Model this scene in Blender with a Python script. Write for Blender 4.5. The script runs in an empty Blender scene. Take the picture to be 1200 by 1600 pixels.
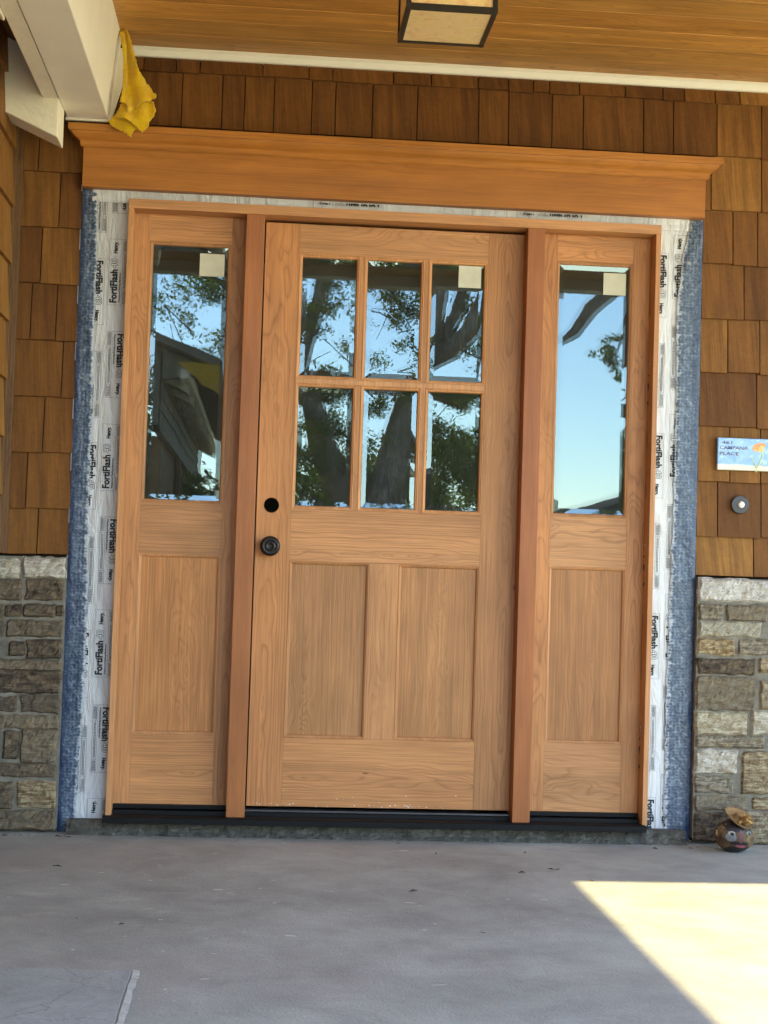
import bpy, bmesh, math, random
from mathutils import Vector, Matrix, noise
random.seed(7)
S = bpy.context.scene
COL = S.collection
# ------------------------------------------------------------------ camera
yaw, pitch, roll = -0.08060885, 0.04037632, 0.0314289
cy, sy, cp, sp, cr, sr = math.cos(yaw), math.sin(yaw), math.cos(pitch), math.sin(pitch), math.cos(roll), math.sin(roll)
fwd = Vector((-sy*cp, cy*cp, sp)); right = Vector((cy, sy, 0)); up = right.cross(fwd)
r2 = right*cr + up*sr; u2 = -right*sr + up*cr
cam_d = bpy.data.cameras.new("camera"); cam = bpy.data.objects.new("camera", cam_d); COL.objects.link(cam)
M = Matrix((r2, u2, -fwd)).transposed().to_4x4(); M.translation = Vector((0.02138545, -5.24015893, 0.81719051))
cam.matrix_world = M
cam_d.sensor_fit = 'AUTO'; cam_d.sensor_width = 36.0; cam_d.lens = 2353.037/1600*36.0
cam_d.clip_start = 0.05; cam_d.clip_end = 2000
S.camera = cam
# ------------------------------------------------------------------ light
SUN_DIR = Vector((-0.567, -1.134, 1.0)).normalized()          # towards the sun
elev = math.asin(SUN_DIR.z)
w = bpy.data.worlds.new("World"); S.world = w; w.use_nodes = True
nt = w.node_tree; nt.nodes.clear()
sky = nt.nodes.new('ShaderNodeTexSky'); sky.sky_type = 'NISHITA'; sky.sun_disc = False
sky.sun_elevation = elev; sky.sun_rotation = math.atan2(SUN_DIR.x, SUN_DIR.y)
sky.air_density = 1.0; sky.dust_density = 0.1; sky.ozone_density = 1.0
bg = nt.nodes.new('ShaderNodeBackground'); bg.inputs[1].default_value = 0.15
wo = nt.nodes.new('ShaderNodeOutputWorld')
nt.links.new(sky.outputs[0], bg.inputs[0]); nt.links.new(bg.outputs[0], wo.inputs[0])
sl = bpy.data.lights.new("sun", 'SUN'); sl.energy = 2.0; sl.angle = math.radians(0.45); sl.color = (1.0, 0.86, 0.46)
so = bpy.data.objects.new("sun", sl); COL.objects.link(so); so.location = (-6, -14, 12)
so.rotation_euler = SUN_DIR.to_track_quat('Z', 'Y').to_euler()
S.view_settings.view_transform = 'Standard'; S.view_settings.look = 'None'; S.view_settings.gamma = 1
S.view_settings.exposure = 3.15
S.cycles.max_bounces = 10; S.cycles.diffuse_bounces = 5; S.cycles.glossy_bounces = 5; S.cycles.transparent_max_bounces = 16
S.cycles.sample_clamp_indirect = 8
try: S.cycles.use_denoising = True
except Exception: pass

# ------------------------------------------------------------------ node helper
class NT:
    def __init__(s, name):
        s.m = bpy.data.materials.new(name); s.m.use_nodes = True
        s.t = s.m.node_tree; s.t.nodes.clear()
        s.out = s.n('ShaderNodeOutputMaterial')
    def n(s, typ, **kw):
        x = s.t.nodes.new(typ)
        for k, v in kw.items(): setattr(x, k, v)
        return x
    def set(s, sock, v):
        if isinstance(v, bpy.types.NodeSocket): s.t.links.new(v, sock)
        elif v is not None:
            if isinstance(v, (tuple, list)) and sock.type == 'RGBA' and len(v) == 3: v = (*v, 1)
            sock.default_value = v
    def math(s, op, a, b=None, c=None, clamp=False):
        x = s.n('ShaderNodeMath', operation=op); x.use_clamp = clamp
        s.set(x.inputs[0], a)
        if b is not None: s.set(x.inputs[1], b)
        if c is not None: s.set(x.inputs[2], c)
        return x.outputs[0]
    def vmath(s, op, a, b=None):
        x = s.n('ShaderNodeVectorMath', operation=op); s.set(x.inputs[0], a)
        if b is not None:
            if op == 'SCALE': s.set(x.inputs['Scale'], b)
            else: s.set(x.inputs[1], b)
        return x.outputs[0]
    def comb(s, x, y, z):
        c = s.n('ShaderNodeCombineXYZ'); s.set(c.inputs[0], x); s.set(c.inputs[1], y); s.set(c.inputs[2], z); return c.outputs[0]
    def sep(s, v):
        c = s.n('ShaderNodeSeparateXYZ'); s.set(c.inputs[0], v); return c.outputs
    def noise(s, vec, scale=5, detail=4, rough=0.5, dist=0, out=0):
        x = s.n('ShaderNodeTexNoise'); s.set(x.inputs['Vector'], vec); s.set(x.inputs['Scale'], scale)
        s.set(x.inputs['Detail'], detail); s.set(x.inputs['Roughness'], rough); s.set(x.inputs['Distortion'], dist); return x.outputs[out]
    def vor(s, vec, scale=5, feature='F1', rnd=1.0, out='Distance'):
        x = s.n('ShaderNodeTexVoronoi', feature=feature); s.set(x.inputs['Vector'], vec); s.set(x.inputs['Scale'], scale)
        s.set(x.inputs['Randomness'], rnd); return x.outputs[out]
    def ramp(s, fac, stops, interp='LINEAR'):
        x = s.n('ShaderNodeValToRGB'); s.set(x.inputs[0], fac); e = x.color_ramp.elements; x.color_ramp.interpolation = interp
        while len(e) > 1: e.remove(e[-1])
        for i, (p, c) in enumerate(stops):
            q = e[0] if i == 0 else e.new(p)
            q.position = p
            if not isinstance(c, (tuple, list)): c = (c, c, c)
            q.color = (*c, 1)
        return x.outputs[0]
    def mix(s, f, a, b, blend='MIX'):
        x = s.n('ShaderNodeMix', data_type='RGBA', blend_type=blend); s.set(x.inputs[0], f); s.set(x.inputs[6], a); s.set(x.inputs[7], b); return x.outputs[2]
    def pos(s): return s.n('ShaderNodeNewGeometry').outputs['Position']
    def attr(s, name, out='Vector'): return s.n('ShaderNodeAttribute', attribute_name=name).outputs[out]
    def bump(s, h, strength=0.5, dist=0.01, normal=None):
        x = s.n('ShaderNodeBump'); s.set(x.inputs['Height'], h); x.inputs['Strength'].default_value = strength; x.inputs['Distance'].default_value = dist
        if normal is not None: s.set(x.inputs['Normal'], normal)
        return x.outputs[0]
    def bsdf(s, color, rough=0.5, normal=None, spec=0.5, metal=0.0, **kw):
        b = s.n('ShaderNodeBsdfPrincipled'); s.set(b.inputs['Base Color'], color); s.set(b.inputs['Roughness'], rough)
        s.set(b.inputs['Specular IOR Level'], spec); s.set(b.inputs['Metallic'], metal)
        if normal is not None: s.set(b.inputs['Normal'], normal)
        for k, v in kw.items(): s.set(b.inputs[k], v)
        s.t.links.new(b.outputs[0], s.out.inputs[0]); return b

def wood(name, base, line, axis='Z', spacing=0.009, lineamt=0.8, streak=0.25, rough=0.5, slope=0.03, bump=0.15, dark=None, warp=1.0, bright=(0.8, 1.15)):
    """grain runs along `axis`; per-board attribute grain=(across centre, seed, -)"""
    m = NT(name); P = m.sep(m.pos()); g = m.sep(m.attr('grain'))
    v = P[2] if axis == 'Z' else (P[0] if axis == 'X' else P[1])
    if axis == 'Y': u = P[0]
    elif axis == 'Z': u = m.math('ADD', P[0], m.math('MULTIPLY', P[1], .6))
    else: u = m.math('ADD', P[2], m.math('MULTIPLY', P[1], .9))
    du = m.math('SUBTRACT', u, g[0])
    seed = m.math('MULTIPLY', g[1], 37.0)
    nv = m.comb(m.math('MULTIPLY', u, 5.0), seed, m.math('MULTIPLY', v, 1.6))
    n1 = m.noise(nv, 1.0, 3, .55)                         # slow drift of the rings
    n2 = m.noise(m.comb(m.math('MULTIPLY', u, 22.0), seed, m.math('MULTIPLY', v, 7.0)), 1.0, 2, .5)
    depth = m.math('ADD', m.math('MULTIPLY', m.math('SUBTRACT', n1, .5), .22*warp), m.math('MULTIPLY', v, slope))
    r = m.math('SQRT', m.math('ADD', m.math('MULTIPLY', du, du), m.math('MULTIPLY', depth, depth)))
    ph = m.math('ADD', m.math('DIVIDE', r, spacing), m.math('MULTIPLY', n2, .6))
    # uneven ring widths
    ph = m.math('ADD', ph, m.math('MULTIPLY', m.math('SINE', m.math('MULTIPLY', ph, 1.3)), .35))
    fr = m.math('FRACT', ph)
    ln = m.ramp(fr, [(0, .45), (.16, 0.08), (.5, .12), (.80, .5), (.93, 1.0), (1.0, .45)])
    # lines fade in and out
    fade = m.ramp(m.noise(m.comb(m.math('MULTIPLY', u, 9.0), m.math('ADD', seed, 5.0), m.math('MULTIPLY', v, 2.2)), 1.0, 2), [(.32, .25), (.62, 1.0)])
    ln = m.math('MULTIPLY', m.math('MULTIPLY', ln, fade), lineamt, clamp=True)
    fib = m.noise(m.comb(m.math('MULTIPLY', u, 210.0), m.math('MULTIPLY', P[1], 200.), m.math('MULTIPLY', v, 5.0)), 1.0, 3, .6)
    slow = m.noise(m.comb(m.math('MULTIPLY', u, 28.0), seed, m.math('MULTIPLY', v, 1.5)), 1.0, 3, .6)
    c = m.mix(ln, base, line)
    bri = m.math('MULTIPLY', m.ramp(slow, [(.25, bright[0]), (.75, bright[1])]), m.ramp(fib, [(.25, 1-streak*1.1), (.75, 1+streak*.45)]))
    bri = m.math('MULTIPLY', bri, m.math('ADD', .84, m.math('MULTIPLY', m.math('FRACT', m.math('MULTIPLY', g[1], 7.31)), .30)))
    hv = m.math('FRACT', m.math('MULTIPLY', g[1], 13.7)); bl = m.noise(m.comb(m.math('MULTIPLY', u, 6.), seed, m.math('MULTIPLY', v, 3.)), 1.0, 3, .6)
    c = m.mix(1.0, c, m.comb(bri, m.math('MULTIPLY', bri, m.math('ADD', .93, m.math('MULTIPLY', hv, .12))), m.math('MULTIPLY', bri, m.math('ADD', .84, m.math('MULTIPLY', hv, .3)))), 'MULTIPLY')
    c = m.mix(1.0, c, m.ramp(bl, [(.3, (.86, .84, .82)), (.7, (1.08, 1.09, 1.1))]), 'MULTIPLY')
    # small pitch flecks / pin knots
    if dark:
        kv = m.vor(m.comb(m.math('MULTIPLY', u, 9.0), seed, m.math('MULTIPLY', v, 2.6)), 1.0)
        kk = m.ramp(kv, [(.022, 1.0), (.045, 0.0)])
        c = m.mix(m.math('MULTIPLY', kk, .85), c, dark)
    nb = m.bump(m.math('ADD', m.math('MULTIPLY', fib, .6), m.math('MULTIPLY', ln, -.5)), bump, .0012)
    m.bsdf(c, rough, nb, spec=.35)
    return m.m

CH = (.53, .240, .082); CHL = (.25, .094, .03)
MAT = {}
MAT['cherryZ'] = wood('cherry_upright', CH, CHL, 'Z', .0105, .66, dark=(.06, .025, .012))
MAT['cherryX'] = wood('cherry_level', (.57, .264, .094), CHL, 'X', .0095, .62, dark=(.06, .025, .012))
MAT['panel'] = wood('cherry_panel', (.50, .232, .078), (.29, .115, .036), 'Z', .0075, .7, slope=.02, warp=1.3, streak=.3)
MAT['post'] = wood('fir_post', (.44, .148, .038), (.32, .095, .026), 'Z', .006, .35, streak=.2, warp=.4, rough=.45)
MAT['jamb'] = wood('fir_jamb', (.58, .275, .105), (.40, .165, .06), 'Z', .008, .35, warp=.5)
MAT['headwood'] = wood('fir_head', (.58, .275, .105), (.40, .165, .06), 'X', .008, .35, warp=.5, dark=(.07, .03, .015))
MAT['header'] = wood('header_cherry', (.50, .20, .033), (.33, .12, .02), 'X', .011, .5, streak=.2, warp=.8, dark=(.10, .04, .015), rough=.42)
MAT['ceiling'] = wood('cedar_ceiling', (.70, .335, .072), (.28, .105, .026), 'X', .012, .6, streak=.35, warp=.9, dark=(.07, .03, .012), rough=.42, bright=(.72, 1.18))
MAT['soffit'] = wood('cedar_soffit', (.36, .18, .06), (.2, .08, .03), 'Y', .012, .5, streak=.3)

def shingle_mat():
    m = NT('cedar_shingle'); P = m.sep(m.pos()); g = m.sep(m.attr('grain'))
    u = m.math('ADD', P[0], P[1]); sd = m.math('MULTIPLY', g[1], 31.0)
    f1 = m.noise(m.comb(m.math('MULTIPLY', u, 170.), sd, m.math('MULTIPLY', P[2], 6.)), 1.0, 3, .6)
    f2 = m.noise(m.comb(m.math('MULTIPLY', u, 34.), sd, m.math('MULTIPLY', P[2], 3.)), 1.0, 3, .6)
    f3 = m.noise(m.comb(m.math('MULTIPLY', u, 55.), sd, m.math('MULTIPLY', P[2], 60.)), 1.0, 4, .7)
    c = m.ramp(g[2], [(0, (.13, .048, .008)), (.35, (.195, .077, .013)), (.7, (.25, .108, .02)), (1, (.32, .148, .03))])
    c2 = m.mix(1.0, c, m.ramp(f2, [(.25, (.62, .58, .55)), (.75, (1.18, 1.2, 1.2))]), 'MULTIPLY')
    c3 = m.mix(1.0, c2, m.ramp(f1, [(.25, .72), (.75, 1.18)]), 'MULTIPLY')
    c4 = m.mix(1.0, c3, m.ramp(f3, [(.3, .86), (.7, 1.08)]), 'MULTIPLY')
    sp_ = m.vor(m.comb(P[0], P[1], P[2]), 70.)
    c4 = m.mix(m.math('MULTIPLY', m.ramp(sp_, [(.03, 1.), (.06, 0.)]), .35), c4, (.42, .26, .13))
    nb = m.bump(m.math('ADD', f1, m.math('MULTIPLY', f3, .5)), .35, .0022)
    m.bsdf(c4, .72, nb, spec=.3); return m.m
MAT['shingle'] = shingle_mat()

def simple(name, col, rough=.5, spec=.4, nscale=0, namt=.1, bump=0, bscale=80, metal=0, bdist=.002):
    m = NT(name); P = m.pos(); c = col
    if nscale:
        n = m.noise(P, nscale, 5, .6)
        c = m.mix(1.0, col, m.ramp(n, [(.25, 1-namt), (.75, 1+namt)]), 'MULTIPLY')
    nb = m.bump(m.noise(P, bscale, 4, .6), bump, bdist) if bump else None
    m.bsdf(c, rough, nb, spec=spec, metal=metal); return m.m
MAT['white'] = simple('cream_paint', (.89, .84, .68), .42, .4, 6, .05, .25, 60)
MAT['whiterough'] = simple('rough_cream_paint', (.83, .76, .58), .6, .3, 7, .07, .8, 45, bdist=.004)
MAT['black'] = simple('dark_sill', (.005, .0046, .0042), .6, .2, 20, .2, .25, 120)
MAT['bronze'] = simple('oil_rubbed_bronze', (.02, .016, .013), .32, .5, 30, .2, .15, 90, metal=.6)
MAT['lampmetal'] = simple('dark_bronze_frame', (.028, .022, .014), .4, .5, 30, .2, .2, 90, metal=.5)
MAT['interior'] = simple('dark_interior', (.16, .14, .11), .9, .1)
MAT['backing'] = simple('dark_backing', (.03, .018, .01), .9, .1)
MAT['roofing'] = simple('roof_shingles', (.06, .055, .05), .9, .1, 8, .3, .5, 60)
MAT['taupe'] = simple('taupe_paint', (.68, .60, .47), .6, .3, 5, .06)
MAT['ink'] = simple('black_ink', (.025, .025, .028), .6, .2)
MAT['tapeink_white'] = simple('print_white', (.74, .75, .74), .5, .3)
MAT['sealblue'] = simple('blue_backing_film', (.02, .12, .42), .35, .5)
MAT['brass'] = simple('pale_button', (.85, .78, .66), .25, .5)
MAT['belldisc'] = simple('grey_bell_disc', (.030, .025, .021), .4, .5)
MAT['concrete_edge'] = None

def grey_stucco():
    m = NT('rough_mortar'); P = m.pos()
    n = m.noise(P, 22, 6, .7); n2 = m.noise(P, 90, 4, .7)
    c = m.ramp(n, [(.3, (.055, .049, .037)), (.55, (.14, .128, .098)), (.75, (.27, .25, .20))])
    c = m.mix(m.ramp(n2, [(.4, 0.), (.62, .6)]), c, (.07, .068, .06))
    m.bsdf(c, .9, m.bump(m.math('ADD', n, n2), 1.0, .01), spec=.2); return m.m
MAT['subsill'] = grey_stucco()
def mortar():
    m = NT('wall_mortar'); P = m.pos()
    n = m.noise(P, 30, 6, .7)
    c = m.ramp(n, [(.3, (.12, .105, .08)), (.7, (.26, .235, .18))])
    m.bsdf(c, .92, m.bump(n, .9, .006), spec=.2); return m.m
MAT['mortar'] = mortar()
def stone():
    m = NT('ledge_stone'); P = m.sep(m.pos()); g = m.sep(m.attr('grain'))
    sd = m.math('MULTIPLY', g[1], 23.)
    lay = m.noise(m.comb(m.math('MULTIPLY', P[0], 14.), sd, m.math('MULTIPLY', P[2], 75.)), 1.0, 6, .7, 1.2)
    blob = m.noise(m.comb(m.math('MULTIPLY', P[0], 20.), sd, m.math('MULTIPLY', P[2], 28.)), 1.0, 5, .65, .8)
    fine = m.noise(m.comb(m.math('MULTIPLY', P[0], 170.), sd, m.math('MULTIPLY', P[2], 300.)), 1.0, 4, .7)
    a = m.ramp(g[2], [(0., (.12, .09, .058)), (.2, (.16, .125, .08)), (.4, (.30, .26, .18)), (.55, (.42, .33, .18)), (.7, (.24, .235, .185)), (.85, (.50, .44, .31)), (1., (.62, .58, .50))])
    b = m.ramp(g[2], [(0., (.055, .041, .028)), (.2, (.20, .165, .11)), (.4, (.14, .11, .075)), (.55, (.20, .12, .05)), (.7, (.36, .345, .28)), (.85, (.34, .28, .17)), (1., (.50, .46, .39))])
    c = m.mix(m.ramp(lay, [(.44, 0.), (.56, 1.)]), a, b)
    c = m.mix(m.ramp(blob, [(.50, 0.), (.68, .55)]), c, (.30, .215, .12))
    c = m.mix(m.ramp(blob, [(.28, .5), (.42, 0.)]), c, (.09, .075, .06))
    c = m.mix(1.0, c, m.ramp(fine, [(.25, .5), (.75, 1.35)]), 'MULTIPLY')
    h = m.math('ADD', m.math('MULTIPLY', lay, 1.), m.math('MULTIPLY', fine, .35))
    m.bsdf(c, .85, m.bump(h, .9, .006), spec=.25); return m.m
MAT['stone'] = stone()

def floor_mat():
    m = NT('stamped_concrete'); P = m.pos(); s3 = m.sep(P)
    P2 = m.comb(s3[0], m.math('MULTIPLY', s3[1], 1.), 0.)
    big = m.noise(P2, 1.5, 5, .6, .6); mid = m.noise(P2, 6., 6, .65, .4); fine = m.noise(P2, 130., 4, .6)
    c = m.ramp(big, [(.3, (.285, .277, .230)), (.5, (.355, .347, .292)), (.7, (.425, .418, .355))])
    c = m.mix(1.0, c, m.ramp(mid, [(.25, .78), (.75, 1.16)]), 'MULTIPLY')
    red = m.ramp(m.noise(m.vmath('ADD', P2, (7., 3., 0.)), 1.3, 3, .5), [(.52, 0.), (.74, .45)])
    c = m.mix(red, c, (.33, .285, .23))
    c = m.mix(1.0, c, m.ramp(fine, [(.25, .88), (.75, 1.10)]), 'MULTIPLY')
    dirt = m.math('ADD', s3[1], m.math('MULTIPLY', m.noise(P2, 14., 5, .7), .12))
    c = m.mix(m.ramp(dirt, [(-.0, 0.), (.02, .55)]), c, (.10, .09, .075)) if 0 else c
    stn = m.noise(m.vmath('ADD', P2, (3., 11., 0.)), 3.2, 6, .7, 1.)
    c = m.mix(m.ramp(stn, [(.58, 0.), (.7, .28)]), c, (.19, .175, .15))
    # trowel swirls
    sw = m.noise(m.comb(m.math('MULTIPLY', s3[0], 2.5), m.math('MULTIPLY', s3[1], 9.), 2.), 1.0, 5, .6, 1.5)
    c = m.mix(m.ramp(sw, [(.6, 0.), (.78, .28)]), c, (.56, .53, .45))
    chips = m.vor(P2, 16.); ch2 = m.noise(P2, 3., 2)
    c = m.mix(m.math('MULTIPLY', m.ramp(chips, [(.035, 1.), (.06, 0.)]), m.ramp(ch2, [(.52, 0.), (.6, .8)])), c, (.60, .58, .54))
    h = m.math('ADD', m.math('MULTIPLY', fine, .5), m.math('MULTIPLY', mid, 1.4))
    m.bsdf(c, .78, m.bump(h, .55, .004), spec=.25); return m.m
MAT['floor'] = floor_mat()
def slate_mat():
    m = NT('bluestone'); P = m.pos()
    n = m.noise(P, 5., 6, .65, .8); f = m.noise(P, 60., 5, .6)
    c = m.ramp(n, [(.3, (.26, .265, .235)), (.7, (.37, .37, .33))])
    cr_ = m.vor(m.vmath('ADD', P, m.vmath('SCALE', m.noise(P, 6., 4, .6, out=1), .12)), 4.5, 'DISTANCE_TO_EDGE')
    c = m.mix(m.ramp(cr_, [(.003, .35), (.009, 0.)]), c, (.05, .055, .06))
    m.bsdf(c, .7, m.bump(m.math('ADD', n, m.math('MULTIPLY', f, .3)), .7, .008), spec=.3); return m.m
MAT['slate'] = slate_mat()
MAT['grout'] = simple('pale_grout', (.42, .40, .34), .9, .2, 25, .25, .6, 70)
MAT['ground'] = simple('dry_ground', (.64, .53, .31), .95, .1, 3, .25, .5, 25, bdist=.02)

def tape_mat():
    m = NT('white_flashing_tape'); P = m.sep(m.pos())
    n = m.noise(m.comb(m.math('MULTIPLY', P[0], 26.), 0., m.math('MULTIPLY', P[2], 6.)), 1.0, 4, .55, .8)
    n2 = m.noise(m.comb(P[0], P[1], P[2]), 60., 3, .6)
    c = m.ramp(n, [(.3, (.55, .55, .535)), (.7, (.66, .66, .64))])
    m.bsdf(c, .36, m.bump(m.math('ADD', n, m.math('MULTIPLY', n2, .08)), .8, .015), spec=.5); return m.m
MAT['tape'] = tape_mat()
def blue_mat():
    m = NT('blue_bubble_film'); P = m.pos(); g = m.sep(m.attr('grain'))      # g.x = 0 outer edge .. 1 inner edge
    s3 = m.sep(P); lat0 = m.math('MULTIPLY', m.math('SINE', m.math('ADD', m.math('MULTIPLY', s3[0], 400.), m.math('MULTIPLY', m.noise(P, 20., 2), 3.))), m.math('SINE', m.math('ADD', m.math('MULTIPLY', s3[2], 440.), m.math('MULTIPLY', m.noise(P, 24., 2), 3.))))
    lat = m.math('MULTIPLY', m.math('SUBTRACT', m.vor(m.vmath('MULTIPLY', P, (78., 78., 96.)), 1., rnd=.45), .38), 2.6)
    n0 = m.noise(P, 60., 4, .6, .3); n = m.math('ADD', m.math('MULTIPLY', lat, .13), m.math('ADD', m.math('MULTIPLY', n0, .7), .15)); n2 = m.noise(P, 14., 3, .6); v = m.vor(P, 95.)
    c = m.ramp(n, [(.3, (.014, .030, .066)), (.47, (.032, .056, .100)), (.60, (.085, .120, .168)), (.78, (.29, .33, .37))])
    c = m.mix(m.ramp(m.math('ADD', g[0], m.math('MULTIPLY', m.math('SUBTRACT', n2, .5), .5)), [(.12, .85), (.34, 0.)]), c, (.011, .030, .078))
    c = m.mix(m.ramp(v, [(.12, .55), (.3, 0.)]), c, (.20, .235, .28))
    c = m.mix(m.ramp(m.math('ADD', g[0], m.math('MULTIPLY', m.math('SUBTRACT', n, .5), .7)), [(.86, 0.), (1.02, .75)]), c, (.50, .53, .55))
    c = m.mix(m.ramp(n2, [(.68, 0.), (.76, .7)]), c, (.48, .45, .40))
    m.bsdf(c, .36, m.bump(m.math('ADD', n, m.math('MULTIPLY', v, .3)), .5, .003), spec=.55); return m.m
MAT['blue'] = blue_mat()
def towel_mat():
    m = NT('terry_cloth'); P = m.pos()
    n = m.noise(P, 330., 3, .7); n2 = m.noise(P, 40., 3, .6)
    c = m.mix(m.ramp(n2, [(.3, 0.), (.7, 1.)]), (.95, .50, .004), (.98, .68, .008))
    c = m.mix(1.0, c, m.ramp(n, [(.25, .72), (.75, 1.15)]), 'MULTIPLY')
    b = m.bsdf(c, .9, m.bump(n, 1.0, .006), spec=.1)
    b.inputs['Sheen Weight'].default_value = .3
    # light shining through the cloth
    tr = m.n('ShaderNodeBsdfTranslucent'); m.set(tr.inputs[0], c)
    mx = m.n('ShaderNodeMixShader'); mx.inputs[0].default_value = .06
    m.t.links.new(b.outputs[0], mx.inputs[1]); m.t.links.new(tr.outputs[0], mx.inputs[2]); m.t.links.new(mx.outputs[0], m.out.inputs[0])
    return m.m
MAT['towel'] = towel_mat()
def glass_mat():
    m = NT('window_glass')
    gl = m.n('ShaderNodeBsdfGlossy'); gl.inputs['Roughness'].default_value = 0.0; gl.inputs['Color'].default_value = (.74, .93, 1.0, 1)
    P = m.pos(); nb = m.bump(m.noise(P, 9., 2, .5), .011, .004); m.set(gl.inputs['Normal'], nb)
    tr = m.n('ShaderNodeBsdfTransparent'); tr.inputs[0].default_value = (.55, .56, .54, 1)
    lw = m.n('ShaderNodeLayerWeight'); lw.inputs[0].default_value = .25
    f = m.math('ADD', .056, m.math('MULTIPLY', lw.outputs['Fresnel'], .5), clamp=True)
    mx = m.n('ShaderNodeMixShader'); m.set(mx.inputs[0], f)
    m.t.links.new(tr.outputs[0], mx.inputs[1]); m.t.links.new(gl.outputs[0], mx.inputs[2])
    df = m.n('ShaderNodeBsdfDiffuse'); df.inputs[0].default_value = (.62, .60, .54, 1)
    du = m.ramp(m.noise(P, 7., 6, .7), [(.3, .010), (.75, .034)]); mz = m.n('ShaderNodeMixShader'); m.set(mz.inputs[0], du)
    m.t.links.new(mx.outputs[0], mz.inputs[1]); m.t.links.new(df.outputs[0], mz.inputs[2]); m.t.links.new(mz.outputs[0], m.out.inputs[0]); return m.m
MAT['glass'] = glass_mat()
def artglass():
    m = NT('amber_art_glass'); P = m.pos()
    n = m.noise(P, 14., 5, .6, 1.6); n2 = m.noise(P, 30., 4, .6, 2.)
    c = m.ramp(n, [(.3, (.72, .42, .16)), (.5, (.86, .62, .30)), (.7, (.76, .56, .18))])
    c = m.mix(m.ramp(n2, [(.55, 0.), (.75, .5)]), c, (.85, .66, .38))
    m.bsdf(c, .3, None, spec=.5); return m.m
MAT['artglass'] = artglass()
MAT['sticker'] = simple('paper_sticker', (.62, .60, .45), .6, .3, 25, .08)
def rock_mat():
    m = NT('river_rock'); P = m.pos(); n = m.noise(P, 26., 5, .6, .5)
    c = m.ramp(n, [(.3, (.04, .024, .014)), (.5, (.15, .095, .045)), (.7, (.26, .19, .09))])
    z = m.sep(P)[2]
    m.bsdf(c, .8, m.bump(n, .7, .005), spec=.15); return m.m
MAT['rock'] = rock_mat()
MAT['f_black'] = simple('black_paint_marks', (.02, .016, .014), .5, .4)
MAT['f_white'] = simple('white_paint_marks', (.33, .31, .27), .5, .4)
MAT['f_grey'] = simple('grey_paint_marks', (.16, .16, .15), .5, .4, 60, .3)
MAT['f_pink'] = simple('pink_paint_marks', (.27, .07, .08), .5, .4)
MAT['f_nose'] = simple('maroon_paint_marks', (.12, .045, .04), .5, .4)
MAT['straw'] = simple('woven_straw', (.24, .135, .05), .7, .3, 60, .3, .6, 260)
MAT['petal'] = simple('dried_petals', (.50, .30, .10), .8, .2, 50, .35, .4, 150)
def tile_mat():
    m = NT('glazed_tile'); P = m.pos(); s3 = m.sep(P)
    n = m.noise(P, 38., 4, .6, .6)
    c = m.ramp(n, [(.3, (.15, .31, .58)), (.55, (.24, .42, .66)), (.75, (.48, .62, .74))])
    e = m.math('ADD', s3[2], m.math('MULTIPLY', m.noise(P, 20., 3), .012))
    c = m.mix(m.ramp(m.math('MULTIPLY', m.math('SUBTRACT', e, 1.235), 20.), [(.14, 1.), (.24, 0.)]), c, (.66, .62, .46))
    m.bsdf(c, .18, None, spec=.6); return m.m
MAT['tile'] = tile_mat()
MAT['tileedge'] = simple('tile_edge', (.42, .55, .62), .4)
MAT['tiletext'] = simple('incised_lettering', (.10, .11, .19), .5)
MAT['tiletexthi'] = simple('lettering_glaze', (.62, .66, .76), .3)
MAT['poppy'] = simple('poppy_glaze', (.70, .24, .03), .2, .5, 90, .4)
MAT['poppyhi'] = simple('poppy_yellow_glaze', (.85, .47, .08), .2)
MAT['stem'] = simple('stem_glaze', (.50, .56, .20), .25, .5, 90, .3)
MAT['stemdk'] = simple('stem_dark_glaze', (.08, .17, .09), .3)
MAT['bark'] = None
def bark():
    m = NT('bark'); P = m.pos(); n = m.noise(m.vmath('MULTIPLY', P, (9., 9., 3.)), 1., 8, .75, 1.5); v = m.noise(m.vmath('MULTIPLY', P, (22., 22., 5.)), 1., 4, .6)
    c = m.ramp(n, [(.35, (.08, .06, .04)), (.52, (.26, .20, .14)), (.66, (.50, .42, .32))])
    m.bsdf(c, .9, m.bump(v, 1., .04), spec=.15); return m.m
MAT['bark'] = bark()
def leaf(name, a, b):
    m = NT(name); g = m.sep(m.attr('grain'))
    c = m.ramp(g[1], [(0, a), (1, b)])
    bs = m.bsdf(c, .45, None, spec=.5)
    tr = m.n('ShaderNodeBsdfTranslucent'); m.set(tr.inputs[0], m.mix(1., c, (1.3, 1.5, .7), 'MULTIPLY'))
    mx = m.n('ShaderNodeMixShader'); mx.inputs[0].default_value = .5
    m.t.links.new(bs.outputs[0], mx.inputs[1]); m.t.links.new(tr.outputs[0], mx.inputs[2]); m.t.links.new(mx.outputs[0], m.out.inputs[0]); return m.m
MAT['leaf'] = leaf('oak_leaves', (.08, .10, .02), (.22, .23, .06))
MAT['hedge'] = leaf('hedge_leaves', (.08, .12, .02), (.2, .27, .06))
MAT['deadleaf'] = simple('dead_leaf', (.07, .045, .03), .8)
MAT['chip'] = simple('paint_chip', (.70, .68, .62), .6)

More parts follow.
